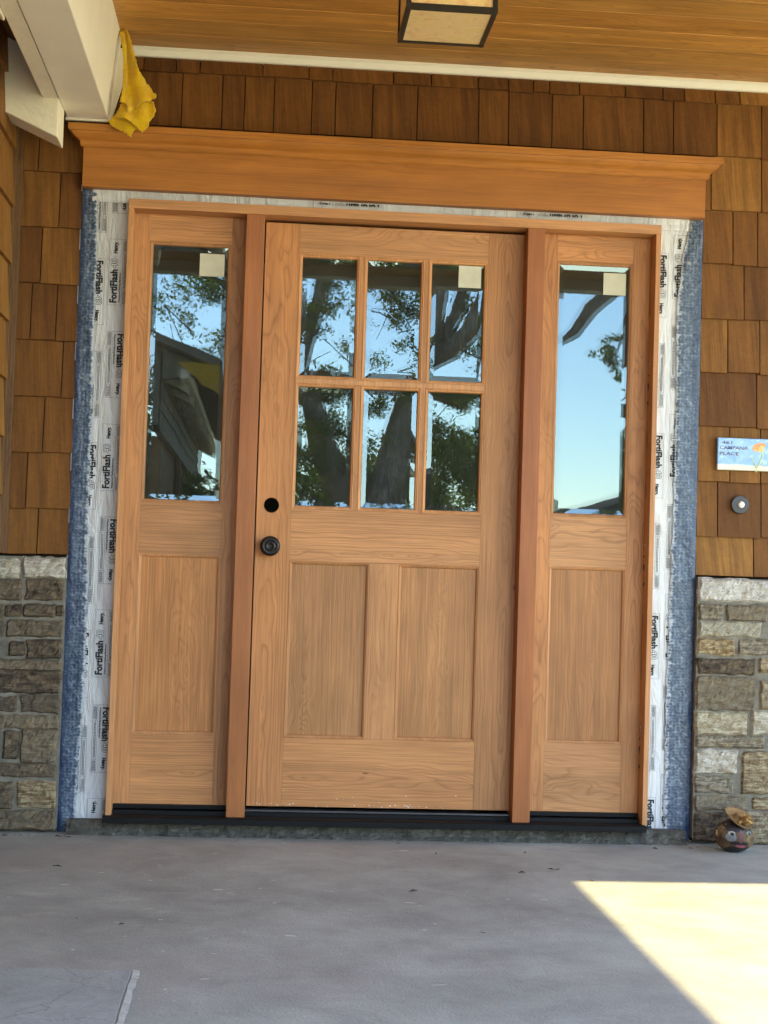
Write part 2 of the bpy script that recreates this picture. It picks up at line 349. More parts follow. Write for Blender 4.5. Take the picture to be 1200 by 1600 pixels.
# ------------------------------------------------------------------ mesh builder
class MB:
    def __init__(s): s.v = []; s.f = []; s.g = []; s.mi = []
    def add(s, verts, faces, g=None, mi=0):
        if g is None: g = (0, random.random(), random.random())
        b = len(s.v); s.v += [tuple(v) for v in verts]
        for f in faces: s.f.append([b+i for i in f]); s.g.append(g); s.mi.append(mi)
        return s
    def box(s, x0, x1, y0, y1, z0, z1, g=None, mi=0):
        if g is None: g = ((x0+x1)/2+random.uniform(-.02, .02), random.random(), random.random())
        v = [(x, y, z) for x in (x0, x1) for y in (y0, y1) for z in (z0, z1)]
        return s.add(v, [(0, 1, 3, 2), (4, 6, 7, 5), (0, 4, 5, 1), (2, 3, 7, 6), (0, 2, 6, 4), (1, 5, 7, 3)], g, mi)
    def extr(s, poly, axis, a, b, g=None, mi=0):
        """poly: 2D points in the two other axes (ordered x,y,z without axis)"""
        n = len(poly)
        def mk(p, t):
            if axis == 'x': return (t, p[0], p[1])
            if axis == 'y': return (p[0], t, p[1])
            return (p[0], p[1], t)
        v = [mk(p, a) for p in poly]+[mk(p, b) for p in poly]
        f = [list(range(n)), list(range(2*n-1, n-1, -1))]+[(i, i+n, (i+1) % n+n, (i+1) % n) for i in range(n)]
        return s.add(v, f, g, mi)
    def ring(s, prof, x0, x1, z0, z1, g=None, mi=0):
        """mitred moulding inside the opening; prof = [(inset, y)]"""
        v = []; f = []
        for ins, y in prof: v += [(x0+ins, y, z0+ins), (x1-ins, y, z0+ins), (x1-ins, y, z1-ins), (x0+ins, y, z1-ins)]
        for k in range(len(prof)-1):
            for i in range(4):
                j = (i+1) % 4; f.append((k*4+i, k*4+j, (k+1)*4+j, (k+1)*4+i))
        return s.add(v, f, g, mi)
    def lathe(s, prof, c, axis='y', n=32, g=None, mi=0):
        """prof=[(radius, offset along axis)]"""
        v = []; f = []
        for r, t in prof:
            for i in range(n):
                a = 2*math.pi*i/n; p, q = r*math.cos(a), r*math.sin(a)
                v.append((c[0]+p, c[1]+t, c[2]+q) if axis == 'y' else (c[0]+p, c[1]+q, c[2]+t))
        for k in range(len(prof)-1):
            for i in range(n): j = (i+1) % n; f.append((k*n+i, k*n+j, (k+1)*n+j, (k+1)*n+i))
        f.append(list(range(n))); f.append(list(range((len(prof)-1)*n+n-1, (len(prof)-1)*n-1, -1)))
        return s.add(v, f, g, mi)
    def tube(s, pts, radii, n=8, g=None, mi=0, jit=0):
        pts = [Vector(p) for p in pts]; v = []; f = []
        for k, p in enumerate(pts):
            d = (pts[min(k+1, len(pts)-1)]-pts[max(k-1, 0)]).normalized()
            a = d.orthogonal().normalized() if k == 0 else (a - d*a.dot(d)).normalized()
            b = d.cross(a)
            for i in range(n):
                t = 2*math.pi*i/n; rr = radii[k]*(1+random.uniform(-jit, jit))
                v.append(p+(a*math.cos(t)+b*math.sin(t))*rr)
        for k in range(len(pts)-1):
            for i in range(n): j = (i+1) % n; f.append((k*n+i, k*n+j, (k+1)*n+j, (k+1)*n+i))
        f.append(list(range(n-1, -1, -1))); f.append(list(range((len(pts)-1)*n, len(pts)*n)))
        return s.add(v, f, g, mi)
    def build(s, name, mat, parent=None, base=None, smooth=False, bevel=0, bevseg=2, fixn=True):
        me = bpy.data.meshes.new(name)
        b = Vector(base) if base is not None else Vector((0, 0, 0))
        if parent is not None and base is None: b = parent.location.copy() if parent.parent is None else (parent.location+parent.parent.location)
        me.from_pydata([tuple(Vector(v)-b) for v in s.v], [], s.f)
        for mt in (mat if isinstance(mat, (list, tuple)) else [mat]): me.materials.append(MAT[mt] if isinstance(mt, str) else mt)
        at = me.attributes.new('grain', 'FLOAT_VECTOR', 'FACE')
        at.data.foreach_set('vector', [c for g in s.g for c in g])
        me.polygons.foreach_set('material_index', s.mi)
        if fixn:
            bm = bmesh.new(); bm.from_mesh(me); bmesh.ops.recalc_face_normals(bm, faces=bm.faces); bm.to_mesh(me); bm.free()
        if smooth: me.polygons.foreach_set('use_smooth', [True]*len(me.polygons))
        me.update()
        o = bpy.data.objects.new(name, me); COL.objects.link(o)
        if parent is not None:
            o.parent = parent; wp = parent.location if parent.parent is None else parent.location+parent.parent.location
            o.location = b-wp
        else: o.location = b
        if bevel:
            md = o.modifiers.new('edge', 'BEVEL'); md.width = bevel; md.segments = bevseg; md.limit_method = 'ANGLE'; md.angle_limit = math.radians(40)
            md.use_clamp_overlap = True; md.harden_normals = False
        return o
def thing(name, label, cat, loc=(0, 0, 0), group=None):
    o = bpy.data.objects.new(name, None); COL.objects.link(o); o.location = loc; o.empty_display_size = .1
    o['label'] = label; o['category'] = cat
    if group: o['group'] = group
    return o
def tag(o, label, cat, group=None):
    o['label'] = label; o['category'] = cat
    if group: o['group'] = group
    return o
def struct(o, kind='structure'): o['kind'] = kind; return o
R = random.uniform

# ================================================================== SETTING
FZ = -0.095
b = MB(); b.add([(-3, -6.4, FZ), (6, -6.4, FZ), (6, .08, FZ), (-3, .08, FZ)], [(0, 1, 2, 3)]); b.add([(-3, -6.4, FZ), (6, -6.4, FZ), (6, -6.4, -.6), (-3, -6.4, -.6)], [(0, 1, 2, 3)])
struct(b.build('porch_floor', 'floor'))
b = MB(); b.add([(-600, -900, -.6), (600, -900, -.6), (600, 600, -.6), (-600, 600, -.6)], [(0, 1, 2, 3)])
struct(b.build('ground', 'ground'))
# ceiling planks
b = MB(); y = -.03
while y > -3.62:
    wd = .1445; x = -1.2+R(-.3, .3)
    b.extr([(y, 2.66), (y, 2.6160), (y-.0025, 2.614), (y-wd+.0035, 2.614), (y-wd+.001, 2.6160), (y-wd+.001, 2.66)], 'x', -.9, 3.6, g=(2.64-.9*(y-.07)*-1+R(-.04, .04)-1.8*0, random.random(), random.random()))
    y -= wd
ceil_o = struct(b.build('ceiling', 'ceiling'))
# per-plank centre: across coordinate is z + .9 y
me = ceil_o.data
for p, a in zip(me.polygons, me.attributes['grain'].data):
    pass

# ================================================================== SHINGLE WALLS
def shingle(b, x0, x1, z0, z1, yb=-.022, yt=-.007, tone=None):
    z0 += R(-.0025, .0025); g = ((x0+x1)/2, random.random(), min(1, max(0, random.gauss(.5, .2))) if tone is None else tone)
    x0 += .0016; x1 -= .0016; tl = R(-.0022, .0022)
    v = [(x0, yb+R(-.001, .001), z0), (x1, yb+R(-.001, .001), z0+tl), (x1, yt, z1+.012), (x0, yt, z1+.012), (x0, -.003, z0), (x1, -.003, z0), (x1, -.003, z1+.012), (x0, -.003, z1+.012)]
    b.add(v, [(0, 1, 2, 3), (0, 4, 5, 1), (0, 3, 7, 4), (1, 5, 6, 2), (3, 2, 6, 7)], g)
sw = thing('shingle_wall', 'brown cedar shingle wall around and above the new door', 'wall', (0.45, 0, .84))
b = MB()
RZ = [.842, .985, 1.179, 1.373, 1.567, 1.761, 1.955, 2.149, 2.343, 2.537]
rows = {9: [-.86, -.443, -.33, -.248, -.03, .131, .215, .429, .563, .729, .839, .928, .986, 1.094, 1.258, 1.396, 1.475, 1.587],
        8: [-.60, -.45, -.307, -.168, -.09, .013, .145, .228, .358, .517, .735, .842, .998, 1.111, 1.329, 1.438, 1.597, 1.761],
        7: [1.40, 1.58, 1.765], 6: [1.53, 1.664], 5: [1.53, 1.709], 4: [1.50, 1.654, 1.771], 3: [1.50, 1.764], 2: [1.53, 1.67, 1.782], 1: [1.51, 1.63, 1.788], 0: [1.51, 1.764]}
for k, xs in rows.items():
    xs = xs[:]
    while xs[-1] < 3.4: xs.append(xs[-1]+R(.09, .24))
    z0 = RZ[k]; z1 = RZ[k+1] if k < 9 else 2.60
    for a, c in zip(xs, xs[1:]):
        # the strip under the moulding stays clear of the door opening
        if k <= 6: a = max(a, 1.553 if k <= 6 else a)
        if c-a > .01: shingle(b, a, c, z0, z1, tone=min(1, max(0, random.gauss(.22, .13))) if k >= 8 and a < 1.5 else None)  # darker tones above the header paint in the shade up there
LZ = [.845, 1.0, 1.193, 1.385, 1.578, 1.775, 1.969, 2.162, 2.352]
rl = {0: [-.742], 1: [-.786], 2: [-.736], 3: [-.681], 4: [-.794, -.708], 5: [-.767], 6: [-.712], 7: [-.789]}
for k, xs in rl.items():
    xs = [-.865]+xs+[-.634 if k < 7 else -.60]
    z1 = LZ[k+1] if k < 7 else 2.36
    for a, c in zip(xs, xs[1:]): shingle(b, a, c, LZ[k], z1, tone=min(1, max(0, random.gauss(.3, .15))))  # left shingles toned down, shade on this side painted into the colour
for a, c in ((-.865, -.76), (-.76, -.60)): shingle(b, a, c, 2.37, 2.6, tone=.3)
b.build('shingle_courses', 'shingle', sw, bevel=.0008, bevseg=1)
b = MB(); b.box(-.9, 3.5, .0, .1, 2.14, 2.75); b.box(-.9, -.60, .0, .1, -.09, 2.14); b.box(1.50, 3.5, .0, .1, -.09, 2.14)
b.build('sheathing', 'backing', sw)
# left return wall, facing right
lw = thing('side_wall', 'cedar shingle wall on the left, at right angles to the door wall', 'wall', (-.87, -3, FZ))
b = MB()
for k in range(18):
    z0 = .845+.1955*(k-4) if k >= 4 else FZ+.235*k; z1 = z0+(.1955 if k >= 4 else .235)
    if z0 > 3.1: break
    y = -.088-random.uniform(0, .004)
    while y > -6.25:
        wy = R(.09, .24); y2 = max(y-wy, -6.3); g = (y, random.random(), min(1, max(0, random.gauss(.78, .15))))  # lighter tones: light falling on this face put into the colour
        xb, xt = -.852, -.866
        z1b = min(z1, 3.125)
        v = [(xb, y, z0), (xb, y2+.003, z0), (xt, y2+.003, z1b+.012), (xt, y, z1b+.012), (-.87, y, z0), (-.87, y2+.003, z0), (-.87, y2+.003, z1b+.012), (-.87, y, z1b+.012)]
        b.add(v, [(0, 1, 2, 3), (0, 4, 5, 1), (0, 3, 7, 4), (1, 5, 6, 2), (3, 2, 6, 7)], g); y = y2
        if y2 <= -6.25: break
b.build('shingle_courses', 'shingle', lw, bevel=.0008, bevseg=1)
b = MB(); b.box(-1.1, -.8701, -6.3, -.0, -.55, 3.14); b.build('sheathing', 'backing', lw)  # unseen reach and height shaped to block sun left of the floor patch
b = MB()
b.box(-.8695, -.838, -.045, -.0225, .845, 2.6, g=(-.85, .3, .3)); b.box(-.8695, -.853, -.087, -.0455, .845, 2.6, g=(-.86, .7, .15))
b.build('corner_strip', wood('weathered_strip', (.20, .10, .035), (.09, .04, .015), 'Z', .012, .7, streak=.4), lw, bevel=.001)
b = MB(); b.box(-1.3, -.86, -6.4, -3.9, 3.1411, 3.19); b.build('sun_block_edge', 'roofing', lw)  # unseen edge, shaped to cast the left border of the sun patch

# ================================================================== STONE WAINSCOTS
def stones(name, label, lst, xa, xb, seed, base, tones=None):
    random.seed(seed)
    t = thing(name, label, 'stone wall', base)
    b = MB(); b.box(xa, xb, -.046, .0, FZ+.02, .835)
    o = b.build('mortar_bed', 'mortar', t)
    b = MB()
    for idx, (x0, x1, z0, z1) in enumerate(lst):
        if z1-z0 < .02: continue
        x0 = max(x0-.007, xa); x1 = min(x1+.006, xb); z0 = max(z0-.007, FZ+.004); z1 = min(z1+.006, .836)
        tone = tones[idx] if tones and idx < len(tones) else random.choice([0, .15, .2, .3, .4, .5, .6, .7, .75, .85])
        nx = max(4, int((x1-x0)/.009)); nz = max(4, int((z1-z0)/.009)); prj = R(.007, .016)
        off = Vector((R(0, 50), R(0, 50), R(0, 50))); v = []; f = []
        hx, hz = (x1-x0)/2, (z1-z0)/2; cx, cz = (x0+x1)/2, (z0+z1)/2
        for j in range(nz+1):
            for i in range(nx+1):
                s_, t_ = i/nx*2-1, j/nz*2-1
                edge = max(abs(s_)*1.0, abs(t_))
                wob = noise.noise(Vector((s_*hx*30, t_*hz*30, 0))+off)*.007
                wob2 = noise.noise(Vector((t_*hz*30, s_*hx*30, 9))+off)*.006
                dx = hx*s_+wob*(1 if abs(s_) > .6 else .3); dz = hz*t_+wob2*(1 if abs(t_) > .6 else .3)
                # clip corners a little
                de = min((1-abs(s_))*hx, (1-abs(t_))*hz)
                rise = prj*min(1, (de/.0055))**.4 if de > 0 else 0
                chunk = noise.noise(Vector((dx*38, dz*70, 3))+off)*.006+noise.noise(Vector((dx*110, dz*190, 3))+off)*.005
                step = .004*math.floor(3*noise.noise(Vector((dx*16, dz*60, 7))+off))
                y = -.046-rise-(chunk+step*.5)*min(1, de/.008)
                if de <= 1e-6: y = -.040
                v.append((cx+dx, y, cz+dz))
        for j in range(nz):
            for i in range(nx):
                a = j*(nx+1)+i; f.append((a, a+1, a+nx+2, a+nx+1))
        b.add(v, f, (cx, random.random(), tone))
    b.build('stone_courses', 'stone', t, smooth=False)
    return t
RS = [(1.547, 1.897, 0.758, 0.83), (1.553, 1.645, 0.69, 0.744), (1.661, 1.806, 0.689, 0.743), (1.55, 1.784, 0.633, 0.685), (1.547, 1.693, 0.565, 0.623), (1.71, 1.901, 0.57, 0.624), (1.551, 1.764, 0.501, 0.552), (1.787, 1.948, 0.509, 0.558), (1.551, 1.771, 0.374, 0.49), (1.789, 1.904, 0.383, 0.479), (1.551, 1.741, 0.289, 0.364), (1.759, 1.929, 0.293, 0.374), (1.548, 1.804, 0.245, 0.283), (1.549, 1.709, 0.155, 0.235), (1.731, 1.91, 0.085, 0.23), (1.551, 1.697, 0.084, 0.144), (1.553, 1.752, 0.024, 0.073), (1.77, 1.935, 0.03, 0.072), (1.555, 1.685, -0.081, 0.015), (1.698, 1.914, -0.084, 0.018)]
RT = [1.0, .4, .2, .78, .55, .4, 0., .5, .2, .6, .85, .9, .4, .93, .5, .4, .3, .5, .0, .45]
z = FZ+.01
random.seed(3)
while z < .80:
    h = R(.045, .10); x = 1.95
    while x < 3.4: x2 = x+R(.1, .3); RS.append((x, x2-.016, z, min(.83, z+h-.014))); x = x2
    z += h
LS = [(-0.866, -0.793, 0.759, 0.824), (-0.776, -0.636, 0.766, 0.831), (-0.866, -0.786, 0.688, 0.755), (-0.767, -0.637, 0.691, 0.76), (-0.834, -0.783, 0.631, 0.67), (-0.768, -0.668, 0.634, 0.673), (-0.662, -0.634, 0.638, 0.673), (-0.866, -0.837, 0.56, 0.668), (-0.825, -0.634, 0.567, 0.618), (-0.816, -0.768, 0.5, 0.545), (-0.755, -0.638, 0.494, 0.555), (-0.866, -0.64, 0.453, 0.486), (-0.866, -0.642, 0.376, 0.449), (-0.866, -0.781, 0.312, 0.361), (-0.766, -0.637, 0.311, 0.369), (-0.866, -0.636, 0.254, 0.299), (-0.82, -0.771, 0.156, 0.242), (-0.761, -0.646, 0.143, 0.251), (-0.866, -0.645, 0.093, 0.136), (-0.866, -0.784, -0.015, 0.074), (-0.767, -0.635, -0.009, 0.077), (-0.866, -0.634, -0.082, -0.02)]
LT = [.9, .93, .08, .03, 0., .05, 0., .1, .12, 0., .02, .2, 0., .05, .08, .22, .05, .2, .1, .05, .5, .12]  # low tones: the deeper shade on the left put into the stone colour
stones('stone_wainscot', 'stone wall base right of the door, behind the painted rock', RS, 1.556, 3.4, 11, (1.9, -.05, FZ), RT)
stones('stone_wainscot', 'stone wall base with painted-in shade left of the door, under the shingles', LS, -.868, -.636, 12, (-.75, -.05, FZ), LT)
random.seed(21)
# rough mortar strip under the threshold
b = MB(); n = 150
v = []; f = []
for j in range(7):
    for i in range(n+1):
        x = -.60+i*(2.13/n); zz = FZ-.004+j*.0085
        yy = -.062-.010*noise.noise(Vector((x*30, zz*60, 1)))-.006*noise.noise(Vector((x*90, zz*120, 4)))-(.012 if j < 2 else 0)+(.0 if j < 6 else .01)
        v.append((x, yy, zz))
for j in range(6):
    for i in range(n): a = j*(n+1)+i; f.append((a, a+1, a+n+2, a+n+1))
b.add(v, f); b.box(-.6, 1.53, -.05, .06, FZ, -.0487)
struct(b.build('mortar_strip', 'subsill'))

# ================================================================== DOOR FRAME
fr = thing('door_frame', 'bare wood door frame with two upright posts and black threshold', 'door frame', (.46, 0, -.05))
b = MB(); b.box(-.471, -.453, -.07, .05, -.030, 2.039, g=(-.47, .11, .5)); b.build('side_jamb', 'jamb', fr, bevel=.0012)
b = MB(); b.box(1.371, 1.389, -.07, .05, -.030, 2.039, g=(1.37, .61, .5)); b.build('side_jamb', 'jamb', fr, bevel=.0012)
b = MB(); b.box(-.471, 1.389, -.0705, .05, 2.0395, 2.072, g=(1.98, .35, .5)); b.build('head_jamb', 'headwood', fr, bevel=.0012)
b = MB(); b.box(-.067, -.004, -.069, .05, -.028, 2.039, g=(-.09, .43, .5)); b.build('mullion_post', 'post', fr, bevel=.0015)
b = MB(); b.box(.915, .976, -.069, .05, -.028, 2.039, g=(.99, .83, .5)); b.build('mullion_post', 'post', fr, bevel=.0015)
th = MB()
th.extr([(-.110, -.048), (-.110, -.029), (-.104, -.0255), (-.031, -.0295), (-.0305, -.016), (.05, -.012), (.05, -.048)], 'x', -.477, 1.377)
tho = th.build('threshold', 'black', fr, bevel=.0012)
for a, c in ((-.453, -.067), (.976, 1.371)):
    q = MB(); q.box(a, c, -.014, .05, -.0115, .0018); q.build('riser', 'black', tho, bevel=.001)
q = MB(); q.box(-.004, .915, -.022, .03, -.0145, -.0085); q.build('weather_strip', simple('grey_metal_strip', (.09, .09, .095), .35, .5, metal=.7), tho, bevel=.001)

# ================================================================== DOOR LEAF
def bead_ring(mb, x0, x1, z0, z1, wd=.012, yin=.012, g=None, proud=.0):
    prof = [(0, .0-proud), (wd*.25, -.0008-proud), (wd*.35, .0022), (wd*.7, .0035), (wd*.85, .006), (wd, yin), (wd, yin+.006)]
    mb.ring(prof, x0, x1, z0, z1, g)
def glass_pane(parent, x0, x1, z0, z1, y=.014, bev=.017, tilt=(0, 0), slope=.085, name='glass_pane'):
    """flat centre and four bevelled facets"""
    cx, cz = (x0+x1)/2, (z0+z1)/2
    def P(x, z, dy): return (x, y+dy+(x-cx)*tilt[0]+(z-cz)*tilt[1], z)
    e = -bev*slope
    v = [P(x0, z0, e), P(x1, z0, e), P(x1, z1, e), P(x0, z1, e), P(x0+bev, z0+bev, 0), P(x1-bev, z0+bev, 0), P(x1-bev, z1-bev, 0), P(x0+bev, z1-bev, 0)]
    m = MB(); m.add(v, [(4, 5, 6, 7), (0, 1, 5, 4), (1, 2, 6, 5), (2, 3, 7, 6), (3, 0, 4, 7)])
    o = m.build(name, 'glass', parent, fixn=False)
    t2 = (tilt[0]+.0016, tilt[1]-.0012); m = MB()
    def Q(x, z): return (x, y+.015+(x-cx)*t2[0]+(z-cz)*t2[1], z)
    m.add([Q(x0, z0), Q(x1, z0), Q(x1, z1), Q(x0, z1)], [(0, 1, 2, 3)]); m.build('inner_glass', 'glass', o, fixn=False)
    return o
door = thing('front_door', 'unfinished cherry front door with six bevelled panes and two lower panels', 'door', (.457, 0, .0))
def disc_hole(xc, zc, r, x0, x1, z0, z1, yf, yb, g):
    """stile section with a round hole, as a ring of quads out to a rectangle"""
    n = 32; m = MB(); v = []; f = []
    def edge(a):
        c_, s_ = math.cos(a), math.sin(a)
        t = min([(x1-xc)/c_ if c_ > 1e-9 else 1e9, (x0-xc)/c_ if c_ < -1e-9 else 1e9, (z1-zc)/s_ if s_ > 1e-9 else 1e9, (z0-zc)/s_ if s_ < -1e-9 else 1e9])
        return xc+c_*t, zc+s_*t
    angs = [2*math.pi*i/n for i in range(n)]+[math.atan2(zz-zc, xx-xc) % (2*math.pi) for xx in (x0, x1) for zz in (z0, z1)]
    angs = sorted(set(round(a, 6) for a in angs)); n = len(angs)
    for a in angs: v.append((xc+r*math.cos(a), yf, zc+r*math.sin(a)))
    for a in angs: ex, ez = edge(a); v.append((ex, yf, ez))
    for a in angs: v.append((xc+r*math.cos(a), yb, zc+r*math.sin(a)))
    for i in range(n): j = (i+1) % n; f.append((i, j, n+j, n+i)); f.append((i, 2*n+i, 2*n+j, j))
    m.add(v, f, g); return m
# stiles
st = MB(); gl_ = (.045, .52, .5)
hs = disc_hole(.052, 1.040, .0265, .001, .120, .97, 1.11, 0, .04, gl_)
st.v += hs.v; st.f += hs.f; st.g += hs.g; st.mi += hs.mi
def openbox(m, x0, x1, y0, y1, z0, z1, g, skip=()):
    v = [(x, y, z) for x in (x0, x1) for y in (y0, y1) for z in (z0, z1)]
    F = {'l': (0, 1, 3, 2), 'r': (4, 6, 7, 5), 'f': (0, 4, 5, 1), 'b': (2, 3, 7, 6), 'd': (0, 2, 6, 4), 'u': (1, 5, 7, 3)}
    m.add(v, [q for k, q in F.items() if k not in skip], g)
openbox(st, .001, .120, 0, .04, .002, .97, gl_, ('u',)); openbox(st, .001, .120, 0, .04, 1.11, 2.029, gl_, ('d',))
bmv = len(st.v); st.add([(.001, 0, .97), (.001, 0, 1.11), (.001, .04, 1.11), (.001, .04, .97)], [(0, 1, 2, 3)], gl_)
st.build('stile', 'cherryZ', door, fixn=False)
st = MB(); st.box(.7875, .9145, 0, .04, .002, 2.029, g=(.875, .19, .5)); st.build('stile', 'cherryZ', door, bevel=.0008)
# rails
for z0, z1, gz, sd in ((.002, .237, .10, .23), (.850, 1.030, .88, .77), (1.925, 2.029, 2.02, .36)):
    m = MB(); m.box(.1203, .7872, .0006, .04, z0, z1, g=(gz, sd, .5)); m.build('rail', 'cherryX', door, bevel=.0006)
m = MB(); m.box(.4005, .5025, .0004, .04, .2374, .8496, g=(.45, .93, .5)); m.build('mid_stile', 'cherryZ', door, bevel=.0006)
# lower panels
for x0, x1, sd, cx in ((.1206, .4002, .05, .19), (.5028, .787, .47, .665)):
    m = MB(); m.box(x0+.009, x1-.009, .0125, .03, .2465, .8405, g=(cx, sd, .5)); po = m.build('panel', 'panel', door)
    m = MB(); bead_ring(m, x0, x1, .2376, .8494, .011, .0125, g=(x0+.07, .31, .5)); m.build('panel_moulding', 'cherryX' if 0 else 'jamb', po)
# muntin grid (one lattice) with mouldings
gr = MB(); XS = [(.1206, .342), (.342, .5695), (.5695, .787)]; ZS = [(1.0304, 1.4785), (1.4785, 1.9246)]
gro = MB()
for xm in (.342, .5695): gro.box(xm-.0075, xm+.0075, .0012, .012, 1.0305, 1.4700, g=(xm, .3, .5)); gro.box(xm-.0075, xm+.0075, .0012, .012, 1.487, 1.9245, g=(xm, .6, .5))
gro.box(.1207, .7869, .001, .012, 1.4702, 1.4868, g=(1.47, .8, .5))
bars = gro.build('muntin_bars', 'jamb', door, bevel=.0008)
k = 0
tilts = [(.004, -.002), (-.003, .004), (.006, .002), (-.006, -.004), (.002, .006), (.005, -.005)]
for r_, (z0, z1) in enumerate(ZS[::-1]):
    for c_, (x0, x1) in enumerate(XS):
        xx0 = x0+(.0078 if c_ else 0); xx1 = x1-(.0078 if c_ < 2 else 0); zz0 = z0+(.0086 if r_ == 0 else 0); zz1 = z1-(.0086 if r_ == 1 else 0)
        m = MB(); bead_ring(m, xx0, xx1, zz0, zz1, .0125, .016, g=(xx0, .4, .5)); m.build('glazing_bead', 'jamb', bars)
        gp = glass_pane(door, xx0+.0126, xx1-.0126, zz0+.0126, zz1-.0126, y=.0135, tilt=tilts[k], bev=.0165); k += 1
        if r_ == 0 and c_ == 2:
            m = MB(); m.box(.684, .764, .0095, .0100, 1.833, 1.911); m.build('sticker', 'sticker', gp)
m = MB()
for i in range(46):
    x = R(.003, .62) if i < 30 else R(.45, .8); z = R(.0025, .012) if R(0, 1) < .8 else R(.012, .06); l_ = R(.0015, .005); v = [(x+l_*R(.5, 1)*math.cos(t), -.0008, z+l_*.5*R(.4, 1)*math.sin(t)+.001) for t in (0, 1.2, 2.4, 3.6, 4.9)]; m.add(v, [(0, 1, 2, 3, 4)])
o = m.build('plaster_specks', 'chip', door, fixn=False); o['kind'] = 'stuff'
# knob
kn = MB(); kn.lathe([(.034, 0), (.034, -.004), (.030, -.008), (.020, -.010), (.0125, -.014), (.0125, -.024), (.018, -.030), (.0295, -.036), (.0345, -.045), (.0345, -.052), (.031, -.058), (.022, -.061), (.021, -.0595), (.0175, -.0595), (.0165, -.062), (.011, -.063), (.010, -.061), (.004, -.061)], (.052, 0, .897), 'y', 40)
kno = kn.build('door_knob', 'bronze', door, smooth=True)
q = MB(); q.box(.0510, .0530, -.0620, -.0612, .893, .901); q.build('keyhole', 'ink', kno)
# ================================================================== SIDELITES
def sidelite(label, x0, x1, ga, gb, pa, pb, tilt, seeds, stx, base):
    t = thing('sidelite', label, 'window', base, 'sidelites beside the door')
    zb, zt = .002, 2.039
    m = MB(); m.box(x0, pa, 0, .04, zb, zt, g=(x0+.03, seeds[0], .5)); m.build('stile', 'cherryZ', t, bevel=.0006)
    m = MB(); m.box(pb, x1, 0, .04, zb, zt, g=(pb+.03, seeds[1], .5)); m.build('stile', 'cherryZ', t, bevel=.0006)
    for z0, z1, gz, sd in ((zb, .240, .11, seeds[2]), (.860, 1.036, .99, seeds[3]), (1.944, zt, 1.98, seeds[4])):
        m = MB(); m.box(pa+.0003, pb-.0003, .0006, .04, z0, z1, g=(gz, sd, .5)); m.build('rail', 'cherryX', t, bevel=.0006)
    m = MB(); m.box(pa+.009, pb-.009, .0125, .03, .249, .851, g=(pa+.17, seeds[5], .5)); po = m.build('panel', 'panel', t)
    m = MB(); bead_ring(m, pa+.0003, pb-.0003, .2403, .8597, .011, .0125, g=(pa, .2, .5)); m.build('panel_moulding', 'jamb', po)
    gp = glass_pane(t, ga-.0006, gb+.0006, 1.048, 1.932, y=.0135, tilt=tilt)
    m = MB(); bead_ring(m, pa+.0003, pb-.0003, 1.0363, 1.9437, .0125, .016, g=(pa, .7, .5)); m.build('glazing_bead', 'jamb', t)
    m = MB(); m.box(stx[0], stx[1], .0095, .0100, 1.831, 1.910); m.build('sticker', 'sticker', gp)
    return t
sidelite('tall window beside the door, left, reflecting a roof and leaves', -.4528, -.0672, -.387, -.129, -.3995, -.1165, (0, 0), (.27, .71, .39, .57, .13, .66), (-.226, -.140), (-.26, 0, 0))
sidelite('tall window beside the door, right, reflecting mostly clear sky', .9762, 1.3708, 1.046, 1.296, 1.0335, 1.3085, (0, 0), (.37, .91, .85, .07, .53, .16), (1.204, 1.285), (1.17, 0, 0))

# ================================================================== HEADER
hd = thing('door_header', 'orange wood header board with crown moulding above the door', 'trim', (.457, 0, 2.11))
b = MB(); b.box(-.633, 1.547, -.060, -.001, 2.108, 2.262, g=(2.19, .44, .5)); b.build('fascia_board', 'header', hd, bevel=.0012)
prof = [(0.0, 2.243), (.004, 2.243), (.008, 2.247), (.010, 2.2495), (.010, 2.262), (.014, 2.266), (.019, 2.269), (.026, 2.273), (.034, 2.281), (.038, 2.286), (.040, 2.290), (.047, 2.290), (.048, 2.292), (.048, 2.313), (.0, 2.314)]
v = []; f = []
for o_, z_ in prof: v += [(-.633-o_, -.002, z_), (-.633-o_, -.0605-o_, z_), (1.547+o_, -.0605-o_, z_), (1.547+o_, -.002, z_)]
for k in range(len(prof)-1):
    for i in range(3): f.append((k*4+i, k*4+i+1, k*4+i+5, k*4+i+4))
b = MB(); b.add(v, f, (2.27, .9, .5)); b.build('crown_moulding', 'header', hd)
b = MB(); b.box(-.66, 1.57, -.085, -.0225, 2.3141, 2.3200); b.build('top_shadow_strip', 'backing', hd)  # dark strip painting the shadow between crown and shingles

